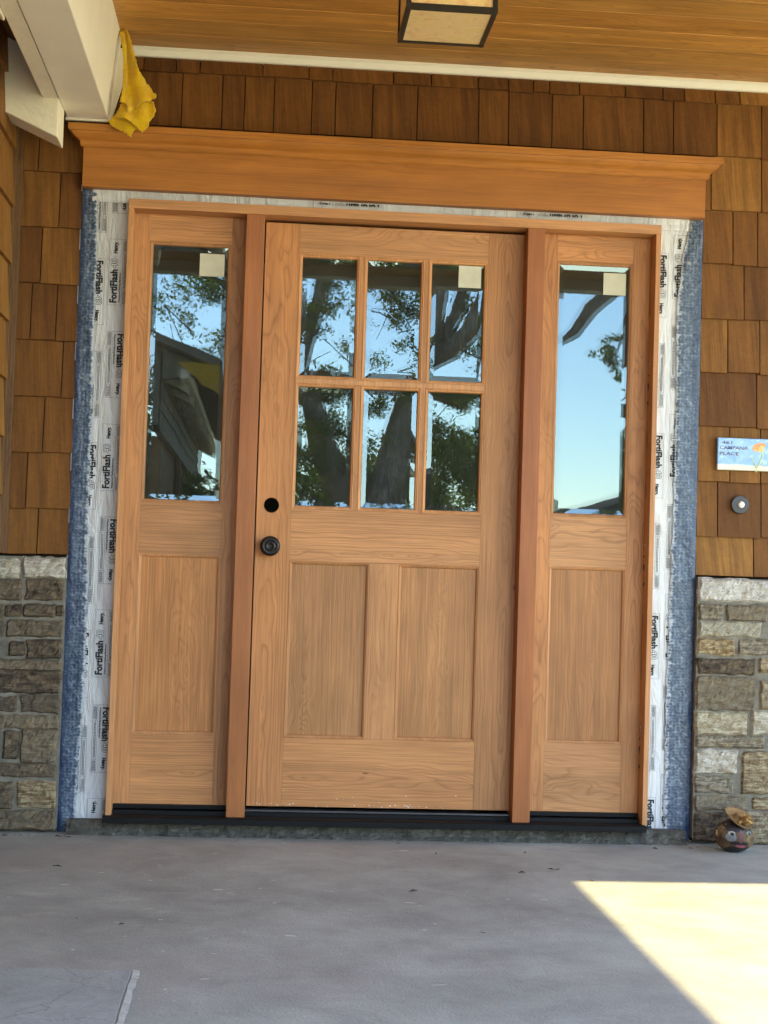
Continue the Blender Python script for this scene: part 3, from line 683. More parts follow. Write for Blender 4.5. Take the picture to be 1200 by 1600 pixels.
# ================================================================== FLASHING TAPE
def blue_strip(parent, xo, edge, z0, z1, side):
    """xo outer edge x, edge = [(z, x)] inner edge"""
    edge = sorted(edge); nz = int((z1-z0)/.0045); nx = 22; v = []; f = []; gg = []
    def xi(z):
        for (za, xa), (zb, xb) in zip(edge, edge[1:]):
            if z <= zb: return xa+(xb-xa)*max(0, (z-za))/(zb-za)
        return edge[-1][1]
    for j in range(nz+1):
        z = z0+(z1-z0)*j/nz
        e = xi(z)+side*(.006*noise.noise(Vector((0, z*22, 3)))+.005*noise.noise(Vector((0, z*70, 6)))+.003*noise.noise(Vector((0, z*180, 8))))
        for i in range(nx+1):
            s_ = i/nx; x = xo+(e-xo)*s_
            q = Vector((x*95, 2, z*95)); h = abs(noise.noise(q))*.003+max(0, noise.noise(Vector((x*18, 5, z*10))))*.006
            if s_ < .15: h *= s_/.15
            # rows of bubbles
            h += .0006*(math.sin(x*400+noise.noise(Vector((x*20, 1, z*20)))*1.5)*math.sin(z*440)+.3)*(1 if s_ > .2 else 0)
            h *= min(1, (1-s_)*8)
            v.append((x, -.0185-h, z))
    for j in range(nz):
        for i in range(nx):
            a = j*(nx+1)+i; f.append((a, a+1, a+nx+2, a+nx+1)); gg.append((i/nx, 0, 0))
    m = MB(); m.v = v; m.f = f; m.g = gg; m.mi = [0]*len(f)
    return m.build('bubble_film', 'blue', parent, smooth=True)
def tape_sheet(parent, x0, x1, z0, z1, ragged=True):
    nx, nz = max(6, int((x1-x0)/.012)), max(6, int((z1-z0)/.015)); v = []; f = []
    for j in range(nz+1):
        for i in range(nx+1):
            x = x0+(x1-x0)*i/nx; z = z0+(z1-z0)*j/nz
            if ragged and j == 0: z += .006*noise.noise(Vector((x*40, 1, 2)))
            y = -.0125-.0012*noise.noise(Vector((x*25, 3, z*5)))
            v.append((x, y, z))
    for j in range(nz):
        for i in range(nx): a = j*(nx+1)+i; f.append((a, a+1, a+nx+2, a+nx+1))
    m = MB(); m.add(v, f); return m.build('tape_sheet', 'tape', parent, smooth=True)
_tc = {}
def text_mesh(s, size, bold=0., xs=1.0, res=3):
    key = (s, size, bold, xs)
    if key in _tc: return _tc[key]
    cu = bpy.data.curves.new('t', 'FONT'); cu.body = s; cu.size = size; cu.offset = bold; cu.resolution_u = res; cu.fill_mode = 'FRONT'
    o = bpy.data.objects.new('t', cu); COL.objects.link(o)
    bpy.context.view_layer.update()
    me = bpy.data.meshes.new_from_object(o.evaluated_get(bpy.context.evaluated_depsgraph_get()))
    V = [(v.co.x*xs, v.co.y) for v in me.vertices]; F = [tuple(p.vertices) for p in me.polygons]
    bpy.data.objects.remove(o); bpy.data.curves.remove(cu); bpy.data.meshes.remove(me)
    _tc[key] = (V, F); return V, F
def label_geo():
    """flat print: list of (verts2d+layer, faces, matindex); u along the text, v up; length .23"""
    out = []
    def tx(s, size, u, v, wid, mi=0, lay=0, bold=0.):
        V, F = text_mesh(s, size, bold); mx = max(p[0] for p in V); mn = min(p[0] for p in V); k = wid/(mx-mn)
        out.append(([(u+(p[0]-mn)*k, v+p[1], lay) for p in V], F, mi))
    def tx2(s, size, u, v, wid, mi, lay, bold):
        V0, _ = text_mesh(s, size, 0.); mx = max(p[0] for p in V0); mn = min(p[0] for p in V0); k = wid/(mx-mn)
        V, F = text_mesh(s, size, bold); out.append(([(u+(p[0]-mn)*k, v+p[1], lay) for p in V], F, mi))
    def outl(dx, dy): tx2('40', .032, .130+dx, .001+dy, .030, 0, 0, .0)
    def rect(u0, u1, v0, v1, lay=0, mi=0): out.append(([(u0, v0, lay), (u1, v0, lay), (u1, v1, lay), (u0, v1, lay)], [(0, 1, 2, 3)], mi))
    def frame(u0, u1, v0, v1, w_=.0007):
        rect(u0, u1, v0, v0+w_); rect(u0, u1, v1-w_, v1); rect(u0, u0+w_, v0+w_, v1-w_); rect(u1-w_, u1, v0+w_, v1-w_)
    frame(0, .23, -.034, .030); rect(0, .23, -.0175, -.0168)
    rect(.055, .0557, -.034, -.0175); rect(.185, .1857, -.034, -.0175)
    tx('FortiFlash', .033, .008, .0005, .116, bold=.0013)
    [outl(dx, dy) for dx, dy in ((-.0017, 0), (.0017, 0), (0, -.0017), (0, .0017), (-.0012, -.0012), (.0012, .0012), (-.0012, .0012), (.0012, -.0012))]; tx2('40', .032, .130, .001, .030, 1, 1, .0)
    tx('Henry.', .0175, .180, .003, .040, bold=.0010)
    tx('Waterproof Flashing Membrane', .0080, .008, -.0115, .105, bold=.00025)
    random.seed(5)
    for (a, c) in ((.004, .051), (.059, .181), (.189, .226)):
        for row in range(3 if a != .059 else 2):
            vv = -.0215-row*.0042-(0 if a != .059 else .0015); u = a+.001
            while u < c-.002:
                l = R(.0015, .006); rect(u, min(u+l, c), vv-.0011, vv+.0009); u += l+.0012
    random.seed(22)
    return out
LAB = label_geo()
def place_label(parent, kind, x, z0, zclip=None, y=-.0152):
    """kind up: reads upwards, x = outer frame edge on the letter-top side (left). down: x = frame edge on letter-top side (right).
       ups/dns: x given for the fine-print edge instead"""
    vs = []; fs = []; mi = []
    for V, F, m_ in LAB:
        b0 = len(vs)
        for u, v_, lay in V:
            yy = y-lay*.0004
            if kind in ('up', 'ups'):
                x0 = x+.030 if kind == 'up' else x-.034
                vs.append((x0-v_, yy, z0+u))
            else:
                x0 = x-.030 if kind == 'dn' else x+.034
                vs.append((x0+v_, yy, z0+.23-u))
        for q in F: fs.append([b0+i for i in q]); mi.append(m_)
    if zclip is not None:
        me = bpy.data.meshes.new('tmp'); me.from_pydata(vs, [], fs); me.polygons.foreach_set('material_index', mi)
        bm = bmesh.new(); bm.from_mesh(me)
        bmesh.ops.bisect_plane(bm, geom=bm.verts[:]+bm.edges[:]+bm.faces[:], plane_co=(0, 0, zclip), plane_no=(0, 0, -1), clear_outer=True)
        vs = [tuple(v.co) for v in bm.verts]
        for i, v in enumerate(bm.verts): v.index = i
        fs = [[v.index for v in q.verts] for q in bm.faces]; mi = [q.material_index for q in bm.faces]; bm.free(); bpy.data.meshes.remove(me)
    m = MB(); m.v = vs; m.f = fs; m.g = [(0, 0, 0)]*len(fs); m.mi = mi
    return m.build('printed_label', ['ink', 'tapeink_white'], parent, fixn=False)
tl = thing('flashing_tape', 'white printed flashing tape with blue bubbly film, left of the frame', 'tape', (-.55, -.012, -.09), 'flashing tape around the frame')
tape_sheet(tl, -.640, -.455, -.084, 2.125)
blue_strip(tl, -.636, [(-.095, -.572), (.013, -.576), (.229, -.569), (.469, -.563), (.644, -.562), (.84, -.571), (1.082, -.572), (1.39, -.573), (1.545, -.579), (1.879, -.577), (2.2, -.590)], -.094, 2.112, 1)
for z0 in (1.711, 1.069, .431): place_label(tl, 'up', -.536, z0)
place_label(tl, 'up', -.538, -.21, zclip=-.078)
for z0 in (1.390, .750, .107, 2.031): place_label(tl, 'dns', -.531, z0)
for z0 in (1.641, 1.003, .359): place_label(tl, 'dn', -.549, z0)
for z0 in (1.319, .681, .036, 1.962): place_label(tl, 'ups', -.549, z0)
m = MB(); m.box(-.572, -.535, -.0245, -.0125, -.0905, -.0790); m.build('release_film', 'sealblue', tl, bevel=.002)
tr_ = thing('flashing_tape', 'white printed flashing tape with wider blue film, right of the frame', 'tape', (1.47, -.012, -.09), 'flashing tape around the frame')
tape_sheet(tr_, 1.375, 1.553, -.080, 2.112)
blue_strip(tr_, 1.5535, [(-.095, 1.463), (.387, 1.459), (.702, 1.463), (.883, 1.465), (1.065, 1.470), (1.474, 1.470), (1.794, 1.464), (1.979, 1.483), (2.03, 1.494), (2.15, 1.524)], -.09, 2.108, -1)
for z0 in (1.756, 1.112, .474): place_label(tr_, 'dn', 1.431, z0)
place_label(tr_, 'dn', 1.432, -.170, zclip=-.074)
for z0 in (1.433, .791, .152): place_label(tr_, 'ups', 1.425, z0)
for z0 in (1.823, 1.181, .544, -.09+.0): place_label(tr_, 'up', 1.449, z0, zclip=-.074 if z0 < 0 else None)
for z0 in (1.501, .861, .224): place_label(tr_, 'dns', 1.449, z0)
tt = thing('flashing_tape', 'narrow white flashing tape showing under the header board', 'tape', (.46, -.03, 2.09), 'flashing tape around the frame')
m = MB(); nx = 160; v = []; f = []
for j, (yy, zz) in enumerate(((-.020, 2.066), (-.024, 2.080), (-.018, 2.090), (-.024, 2.100), (-.024, 2.125))):
    for i in range(nx+1):
        x = -.60+i*2.10/nx; v.append((x, yy-.004*noise.noise(Vector((x*6, zz*30, 2))), zz+.003*noise.noise(Vector((x*5, 1, zz*9)))))
for j in range(4):
    for i in range(nx): a = j*(nx+1)+i; f.append((a, a+1, a+nx+2, a+nx+1))
m.add(v, f); m.build('tape_sheet', 'tape', tt, smooth=True)
# upside-down print lines along the top strip
def top_label(x1):
    vs = []; fs = []; mi = []
    for V, F, m_ in LAB:
        b0 = len(vs); vs += [(x1-u, -.0305-lay*.0004, 2.132-v_-.030) for u, v_, lay in V]
        for q in F: fs.append([b0+i for i in q]); mi.append(m_)
    me = bpy.data.meshes.new('tmp'); me.from_pydata(vs, [], fs); me.polygons.foreach_set('material_index', mi)
    bm = bmesh.new(); bm.from_mesh(me)
    bmesh.ops.bisect_plane(bm, geom=bm.verts[:]+bm.edges[:]+bm.faces[:], plane_co=(0, 0, 2.094), plane_no=(0, 0, -1), clear_outer=True)
    vs = [tuple(v.co) for v in bm.verts]
    for i, v in enumerate(bm.verts): v.index = i
    fs = [[v.index for v in q.verts] for q in bm.faces]; mi = [q.material_index for q in bm.faces]; bm.free(); bpy.data.meshes.remove(me)
    m = MB(); m.v = vs; m.f = fs; m.g = [(0, 0, 0)]*len(fs); m.mi = mi; return m.build('printed_label', ['ink', 'tapeink_white'], tt, fixn=False)
for x1 in (.40, 1.12): top_label(x1)

# ================================================================== CEILING TRIM, BEAM, RAFTERS
b = MB()
b.extr([(-.003, 2.6135), (-.040, 2.6135), (-.040, 2.606), (-.034, 2.602), (-.030, 2.594), (-.027, 2.588), (-.024, 2.584), (-.003, 2.584)], 'x', -.51, 3.4)
tag(b.build('ceiling_trim', 'white', base=(.5, 0, 2.6)), 'thin cream moulding where the shingle wall meets the wood ceiling', 'trim')
bt = thing('porch_beam', 'big cream painted beam at top left, running toward the viewer', 'beam', (-.61, -1.8, 2.33))
b = MB(); b.extr([(-.686, 2.329), (-.546, 2.329), (-.512, 2.6138), (-.512, 2.70), (-.686, 2.70)], 'y', -2.4, -.105)
b.build('beam_casing', 'white', bt, bevel=.003)
b = MB(); b.box(-.740, -.6895, -2.4, -.307, 2.331, 2.70); b.build('side_board', 'whiterough', bt, bevel=.002)
b = MB(); b.extr([(-.692, 2.3225), (-.541, 2.3225), (-.505, 2.45), (-.505, 2.58), (-.692, 2.58)], 'y', -.1045, -.088); b.build('end_trim', 'white', bt, bevel=.0015)
b = MB(); b.extr([(-.680, 2.3292), (-.547, 2.3292), (-.513, 2.6137), (-.68, 2.6137)], 'y', -.088, -.0245); b.build('end_block', 'backing', bt)
def rafter(y0, y1, dx, dz, label):
    m = MB(); sl_ = .444
    xe = -.686+dx
    P_ = [(xe, 2.202+dz), (xe, 2.329+.12+dz), (xe-.6, 2.329+.12+dz+.6*sl_), (xe-.6, 2.202+dz+.6*sl_)]
    m.extr(P_, 'y', y0, y1, g=(0, random.random(), .5)); o = m.build('rafter_tail', 'whiterough', base=(xe-.2, (y0+y1)/2, 2.3+dz), bevel=.004)
    return tag(o, label, 'rafter', 'rafter tails at the left')
rafter(-.306, -.172, -.0006, 0, 'rough cream rafter tail slanting down to the big beam, the lower one')
rafter(-1.15, -1.02, -.056, .118, 'rough cream rafter tail, only its tip showing in the top left corner')
b = MB()
for k in range(9):
    xa = -.70-k*.14; xb = xa-.139; za = 2.455+(-.6866-xa)*.444; zb = 2.455+(-.6866-xb)*.444
    b.extr([(xa, za+.0), (xb, zb+.0), (xb, zb+.02), (xa, za+.02)], 'y', -3.5, -.03, g=(xa-.07, random.random(), .5))
tag(b.build('slanted_soffit', 'soffit', base=(-1.2, -1.8, 2.6)), 'sloping cedar boards above the rafter tails at far left', 'soffit')

# ================================================================== LANTERN
ln = thing('porch_lantern', 'square ceiling lantern with dark frame and amber glass', 'lantern', (.4735, -1.226, 2.30))
x0, x1, y0, y1, z0, z1 = .352, .595, -1.358, -1.094, 2.300, 2.56
fr_ = .0135; b = MB()
for xa in (x0, x1-fr_):
    for ya in (y0, y1-fr_): b.box(xa, xa+fr_, ya, ya+fr_, z0, z1)
for zz in (z0, z1-.02):
    for ya in (y0+.0005, y1-fr_-.0005): b.box(x0+fr_, x1-fr_, ya, ya+fr_, zz+.0005, zz+.0165)
    for xa in (x0+.0005, x1-fr_-.0005): b.box(xa, xa+fr_, y0+fr_, y1-fr_, zz+.0005, zz+.0165)
b.build('lantern_frame', 'lampmetal', ln, bevel=.001)
b = MB(); b.box(x0+fr_, x1-fr_, y0+fr_, y1-fr_, z0+.004, z0+.0075); b.build('bottom_glass', 'artglass', ln)
for nm, a in (('side_glass', (x0+fr_, x1-fr_, y0+.005, y0+.0085)), ('side_glass', (x0+fr_, x1-fr_, y1-.0085, y1-.005)), ('side_glass', (x0+.005, x0+.0085, y0+fr_, y1-fr_)), ('side_glass', (x1-.0085, x1-.005, y0+fr_, y1-fr_))):
    b = MB(); b.box(*a, z0+.0172, z1-.0205); b.build(nm, 'artglass', ln)
b = MB(); b.box(x0-.01, x1+.01, y0-.01, y1+.01, 2.5602, 2.575); b.box(x0+.05, x1-.05, y0+.05, y1-.05, 2.5752, 2.6138); b.build('canopy_plate', 'lampmetal', ln, bevel=.002)

# ================================================================== TOWEL
def cloth(name, outline, y, parent, amp, seed, xslope=0, thick=.007):
    bm = bmesh.new(); pts = outline
    dense = []
    for (a, c) in zip(pts, pts[1:]+pts[:1]):
        L_ = math.hypot(c[0]-a[0], c[1]-a[1]); n = max(1, int(L_/.005))
        for i in range(n): dense.append((a[0]+(c[0]-a[0])*i/n+R(-.0022, .0022), a[1]+(c[1]-a[1])*i/n+R(-.0030, .0030)))
    vs = [bm.verts.new((p[0], 0, p[1])) for p in dense]
    es = [bm.edges.new((vs[i], vs[(i+1) % len(vs)])) for i in range(len(vs))]
    bmesh.ops.triangle_fill(bm, edges=es, use_beauty=True)
    for _ in range(3):
        lg = [e for e in bm.edges if e.calc_length() > .007 and not e.is_boundary]
        if not lg: break
        bmesh.ops.subdivide_edges(bm, edges=lg, cuts=1); bmesh.ops.triangulate(bm, faces=bm.faces)
        bmesh.ops.beautify_fill(bm, faces=bm.faces, edges=[e for e in bm.edges if not e.is_boundary])
    cx = sum(p[0] for p in pts)/len(pts)
    for v in bm.verts:
        x, z = v.co.x, v.co.z
        f_ = math.sin((x+.25*z)*95+seed)*.006+noise.noise(Vector((x*28, z*12, seed)))*.014
        v.co.y = y+f_*amp+(x-cx)*xslope
    V = [tuple(v.co) for v in bm.verts]
    for i, v in enumerate(bm.verts): v.index = i
    F = [[v.index for v in f.verts] for f in bm.faces]; bm.free()
    m = MB(); m.add(V, F); o = m.build(name, 'towel', parent, smooth=True)
    sd = o.modifiers.new('thick', 'SOLIDIFY'); sd.thickness = thick; sd.offset = 0
    return o
tw = thing('yellow_towel', 'bright yellow terry cloth hanging off the side of the big cream beam', 'towel', (-.50, -.16, 2.62))
TA = [(-.512, 2.623), (-.492, 2.619), (-.476, 2.589), (-.464, 2.543), (-.444, 2.477), (-.417, 2.437), (-.382, 2.397), (-.389, 2.384), (-.424, 2.369), (-.457, 2.352), (-.466, 2.336), (-.479, 2.335), (-.477, 2.358), (-.488, 2.368), (-.503, 2.367), (-.491, 2.391), (-.486, 2.449), (-.487, 2.513), (-.494, 2.565), (-.507, 2.598)]
TB = [(-.499, 2.369), (-.482, 2.385), (-.436, 2.385), (-.393, 2.383), (-.386, 2.355), (-.389, 2.337), (-.403, 2.318), (-.406, 2.297), (-.427, 2.275), (-.445, 2.289), (-.477, 2.314), (-.52, 2.324)]
TC = [(-.545, 2.311), (-.522, 2.339), (-.493, 2.374), (-.447, 2.361), (-.401, 2.369), (-.434, 2.305), (-.447, 2.294), (-.457, 2.283), (-.464, 2.264), (-.503, 2.285)]
cloth('front_fold', TA, -.185, tw, 1.0, 1.0)
cloth('edge_fold', [(-.512, 2.60), (-.497, 2.60), (-.486, 2.55), (-.480, 2.45), (-.482, 2.36), (-.500, 2.362), (-.492, 2.43), (-.495, 2.52)], -.200, tw, .6, 4.0)
cloth('lower_fold', TB, -.163, tw, .9, 2.0)
cloth('rear_fold', TC, -.140, tw, .7, 3.0)

# ================================================================== TILE SIGN, BELL
sg = thing('address_tile', 'blue glazed address tile with an orange poppy on the shingles', 'sign', (1.75, -.03, 1.22))
X0, X1, Z0, Z1 = 1.619, 1.875, 1.219, 1.334
b = MB(); b.box(X0, X1, -.0365, -.0215, Z0, Z1); b.build('tile', 'tile', sg, bevel=.003)
def sign_text(s_, x, z, size, wid):
    V, F = text_mesh(s_, size, .0004); mn = min(p[0] for p in V); k = wid/(max(p[0] for p in V)-mn)
    for dx, dz, yy, mt, nm in ((.0008, -.0008, -.0369, 'tiletexthi', 'lettering_highlight'), (0, 0, -.0373, 'tiletext', 'lettering')):
        m = MB(); m.add([(x+(p[0]-mn)*k+dx, yy, z+p[1]+dz) for p in V], F); m.build(nm, mt, sg, fixn=False)
sign_text('461', 1.633, 1.3115, .0155, .039)
sign_text('CAMPANA', 1.627, 1.2925, .0175, .102)
sign_text('PLACE', 1.627, 1.2715, .0175, .070)
m = MB()
def blob2d(m, pts, y, mi=0): m.add([(p[0], y, p[1]) for p in pts], [tuple(range(len(pts)))], mi=mi)
def U(a, c): return (1.619+(a-160)*.0001680, 1.334-(c-150)*.0001655)     # sign drawing grid
blob2d(m, [U(*p) for p in ((905, 380), (920, 310), (985, 262), (1070, 235), (1150, 240), (1195, 255), (1185, 300), (1160, 330), (1140, 400), (1100, 430), (1040, 425), (960, 425))], -.0371)
m.build('poppy', 'poppy', sg, fixn=False)
m = MB(); blob2d(m, [U(*p) for p in ((1030, 420), (1040, 350), (1090, 300), (1150, 300), (1150, 350), (1130, 420), (1090, 430))], -.0374); blob2d(m, [U(*p) for p in ((940, 412), (960, 380), (1000, 395), (1010, 422))], -.0374)
m.build('poppy_centre', 'poppyhi', sg, fixn=False)
def stroke(m, pts, w_, y):
    for a, c in zip(pts, pts[1:]):
        a, c = U(*a), U(*c); d = Vector((c[0]-a[0], c[1]-a[1])).normalized()*w_/2; nx_, nz_ = -d.y, d.x
        m.add([(a[0]+nx_, y, a[1]+nz_), (c[0]+nx_, y, c[1]+nz_), (c[0]-nx_, y, c[1]-nz_), (a[0]-nx_, y, a[1]-nz_)], [(0, 1, 2, 3)])
m = MB(); stroke(m, [(1108, 430), (1130, 490), (1115, 560), (1060, 690), (1005, 790), (998, 870)], .0052, -.0371); stroke(m, [(905, 560), (925, 640), (965, 720), (985, 800)], .0034, -.03712); stroke(m, [(880, 545), (905, 600), (930, 560)], .002, -.03714); stroke(m, [(1090, 720), (1140, 705), (1180, 760)], .002, -.03716); m.build('stem', 'stem', sg, fixn=False)
m = MB(); stroke(m, [(1122, 500), (1100, 570), (1045, 690), (1010, 770)], .0014, -.0375); stroke(m, [(935, 650), (975, 740), (990, 790)], .0012, -.03752); m.build('stem_shade', 'stemdk', sg, fixn=False)
be = thing('doorbell', 'round dark doorbell with a pale button', 'doorbell', (1.708, -.022, 1.098))
m = MB(); m.lathe([(.0325, 0), (.0325, -.006), (.031, -.0085), (.0, -.0088)], (1.708, -.022, 1.098), 'y', 40); m.build('back_plate', 'belldisc', be, smooth=False, bevel=.0008)
m = MB(); m.lathe([(.0118, 0), (.0118, -.004), (.0095, -.0075), (.004, -.0085)], (1.710, -.031, 1.098), 'y', 24); m.build('button', 'brass', be, smooth=True)

# ================================================================== PAINTED ROCK
rk = thing('painted_rock_head', 'round rock painted with a moustached face and wearing a small straw hat', 'painted rock', (1.667, -.165, FZ))
RC = Vector((1.664, -.180, FZ+.0565)); RA, RB, RCc = .066, .057, .0575
def rock_r(d):
    return 1+.05*noise.noise(d*1.6+Vector((3, 1, 2)))+.02*noise.noise(d*5)
def rock_pt(d, k=1.0):
    d = d.normalized(); q = rock_r(d)*k
    z = d.z*RCc*q
    wdn = 1-.10*max(0, d.z)
    return RC+Vector((d.x*RA*q*wdn, d.y*RB*q, max(z, -.0552)))
m = MB(); nu, nv_ = 40, 26; v = []; f = []
for j in range(nv_+1):
    for i in range(nu):
        a, t = 2*math.pi*i/nu, math.pi*j/nv_; v.append(rock_pt(Vector((math.sin(t)*math.cos(a), math.sin(t)*math.sin(a), math.cos(t)))))
for j in range(nv_):
    for i in range(nu): k = (i+1) % nu; f.append((j*nu+i, j*nu+k, (j+1)*nu+k, (j+1)*nu+i))
m.add(v, f); rko = m.build('rock', 'rock', rk, smooth=True)
def patch(name, mat, cu, cv, ru, rv, k, rot=0, pw=1.0):
    """ellipse patch on the front of the rock; cu,cv in -1..1 as seen from the front"""
    m = MB(); v = []; f = []; n = 20; rings = 5; cr_, sr_ = math.cos(rot), math.sin(rot)
    for r_ in range(rings+1):
        for i in range(n):
            a = 2*math.pi*i/n; q = r_/rings; du, dv = q*ru*math.copysign(abs(math.cos(a))**pw, math.cos(a)), q*rv*math.copysign(abs(math.sin(a))**pw, math.sin(a))
            u_, w_ = cu+du*cr_-dv*sr_, cv+du*sr_+dv*cr_
            y = -math.sqrt(max(.02, 1-u_*u_-w_*w_)); v.append(rock_pt(Vector((u_, y, w_)), k))
    for r_ in range(rings):
        for i in range(n): j = (i+1) % n; f.append((r_*n+i, r_*n+j, (r_+1)*n+j, (r_+1)*n+i))
    m.add(v, f); return m.build(name, mat, rk, smooth=True, fixn=True)
hair = patch('painted_hair', 'f_black', -.15, .72, .62, .42, 1.010)
patch('painted_cheek', 'f_grey', -.42, .02, .26, .26, 1.012)
patch('painted_nose', 'f_nose', .06, .06, .15, .36, 1.030)
patch('painted_moustache', 'f_black', .03, -.33, .50, .14, 1.026, -.08)
patch('painted_beard', 'f_black', .02, -.72, .62, .24, 1.014)
lp = patch('painted_lips', 'f_pink', .08, -.50, .28, .085, 1.034, -.12)
for s_, tilt_ in ((-.42, .1), (.52, -.12)):
    e1 = patch('painted_brow', 'f_black', s_, .43, .24, .07, 1.022, tilt_); e2 = patch('painted_eye', 'f_white' if s_ < 0 else 'f_grey', s_+.02, .24, .17, .12, 1.024, tilt_); e3 = patch('painted_pupil', 'f_black', s_+.04, .20, .095, .085, 1.034)
# hat
HC = Vector((1.670, -.194, FZ+.112)); HM = Matrix.Rotation(math.radians(20), 4, 'Y') @ Matrix.Rotation(math.radians(28), 4, 'X')
def hat(prof, n=36):
    v = []; f = []
    for r_, t in prof:
        for i in range(n): a = 2*math.pi*i/n; rr = r_*(1+.03*math.sin(3*a)); v.append(tuple(HC+HM @ Vector((rr*math.cos(a), rr*math.sin(a), t+.003*math.sin(2*a)*(r_/.05)))))
    for k in range(len(prof)-1):
        for i in range(n): j = (i+1) % n; f.append((k*n+i, k*n+j, (k+1)*n+j, (k+1)*n+i))
    return v, f
m = MB(); v, f = hat([(.001, .022), (.012, .0215), (.017, .016), (.019, .004), (.024, 0), (.040, .001), (.050, .006), (.0525, .010), (.0525, .0125), (.049, .009), (.040, .004), (.02, .002)]); m.add(v, f); ho = m.build('straw_hat', 'straw', rk, smooth=True)
m = MB()
for i in range(34):
    c_ = Vector((R(-.006, .034), R(-.036, -.004), R(.008, .030))); a = R(.006, .012); v = []; f = []
    ax = Vector((R(-1, 1), R(-1, 1), R(-1, 1))).normalized(); q = Matrix.Rotation(R(0, 6), 3, ax); nn = 7
    v.append(tuple(HC+HM @ (c_+q @ Vector((0, 0, -a*.35)))))
    for k in range(nn): t = 2*math.pi*k/nn; v.append(tuple(HC+HM @ (c_+q @ Vector((a*math.cos(t), a*.8*math.sin(t), a*.3*R(-.5, 1))))))
    for k in range(nn): f.append((0, 1+k, 1+(k+1) % nn))
    m.add(v, f)
m.build('dried_flowers', 'petal', rk)
ear = MB(); ear.tube([RC+Vector((-.060, -.01, .012)), RC+Vector((-.068, -.014, .018)), RC+Vector((-.067, -.016, .004)), RC+Vector((-.062, -.012, 0))], [.003, .004, .004, .003]); ear.build('painted_ear', 'straw', rk, smooth=True)

# ================================================================== FLOOR DETAILS
m = MB(); pl = [(-1.6, -1.765), (-.56, -1.770), (-.50, -1.778), (-.36, -1.79), (-.236, -1.797), (-.232, -1.83), (-.236, -2.0), (-.233, -2.3), (-.25, -2.7), (-1.6, -2.7)]
m.extr(pl, 'z', FZ+.001, FZ+.006); so_ = m.build('stone_paver', 'slate', base=(-.6, -2.1, FZ), bevel=.003); tag(so_, 'grey blue stone paver set in the porch floor at lower left', 'paver')
m = MB(); v = []; f = []; n = 60
for i in range(n+1):
    y = -1.795-i*.9/n; a = -.231+.004*noise.noise(Vector((0, y*20, 1))); c_ = -.216+.006*noise.noise(Vector((5, y*16, 2))); v += [(a, y, FZ+.0068), (c_, y, FZ+.0048+.002*noise.noise(Vector((1, y*40, 2))))]
for i in range(n): f.append((2*i, 2*i+1, 2*i+3, 2*i+2))
m.add(v, f); m.build('grout_edge', 'grout', so_, base=(-.22, -2.2, FZ))
random.seed(77)
m = MB()
for i in range(75):
    x, y = R(-.85, 1.1), -R(.12, 2.1)
    if R(0, 1) < .5: x = random.gauss(-.1, .35); y = random.gauss(-.8, .4)
    if y > -.1 or (x < -.2 and y < -1.75): continue
    L_, W_ = (R(.003, .012), R(.0015, .004)) if R(0, 1) < .8 else (R(.012, .028), R(.002, .006)); a = R(-.5, .5); n = 6; v = []
    for k in range(n): t = 2*math.pi*k/n+R(-.3, .3); u_, w_ = L_*math.cos(t)*R(.6, 1), W_*math.sin(t)*R(.6, 1); v.append((x+u_*math.cos(a)-w_*math.sin(a), y+u_*math.sin(a)+w_*math.cos(a), FZ+.0016+i*2e-6))
    m.add(v, [tuple(range(n))])
o = m.build('paint_chips', 'chip'); o['kind'] = 'stuff'; o['label'] = 'white plaster chips and smears scattered on the porch floor'
m = MB()
for x, y in ((-.56, -.62), (-.27, -.40), (-.86, -.32), (-.30, -1.35), (-.41, -1.3), (.51, -.05-.1), (.86, -.62), (.97, -.55), (1.40, -.16), (.92, -.28), (.62, -.32), (1.52, -.14), (-.6, -.11), (-.58, -.14), (-.62, -.13), (-.80, -.12), (1.05, -.72), (.62, -1.4), (.5, -.9)):
    for q in range(random.choice([1, 1, 2])):
        L_ = R(.008, .02); a = R(0, 3); z = FZ+.003; dx, dy = L_*math.cos(a), L_*.5*math.sin(a); px_, py_ = -dy*.3, dx*.3; ox, oy = R(-.01, .01), R(-.01, .01)
        m.add([(x+ox-dx, y+oy-dy, z), (x+ox+px_, y+oy+py_, z+R(.002, .006)), (x+ox+dx, y+oy+dy, z+.001), (x+ox-px_, y+oy-py_, z+.0005)], [(0, 1, 2, 3)])
for i in range(420):
    x = R(-.86, 1.9); y = -.075-abs(random.gauss(0, .022)) - (.02 if (x > 1.5 or x < -.62) else 0); L_ = R(.0012, .0055); z = FZ+.0015
    a = R(0, 3); m.add([(x, y, z), (x+L_*math.cos(a), y+L_*math.sin(a), z+.0008), (x+L_*.4, y-L_*.6, z+R(.001, .003))], [(0, 1, 2)])
o = m.build('leaf_litter', 'deadleaf'); o['kind'] = 'stuff'; o['label'] = 'small dark leaf bits and crumbs on the porch floor, thickest along the wall'

# ================================================================== INTERIOR
m = MB(); xa, xb, ya, yb, za, zb = -.70, 1.62, .101, 3.0, -.09, 2.5
v = [(x, y, z) for x in (xa, xb) for y in (ya, yb) for z in (za, zb)]
m.add(v, [(0, 1, 3, 2), (4, 6, 7, 5), (2, 3, 7, 6), (0, 2, 6, 4), (1, 5, 7, 3)]); 
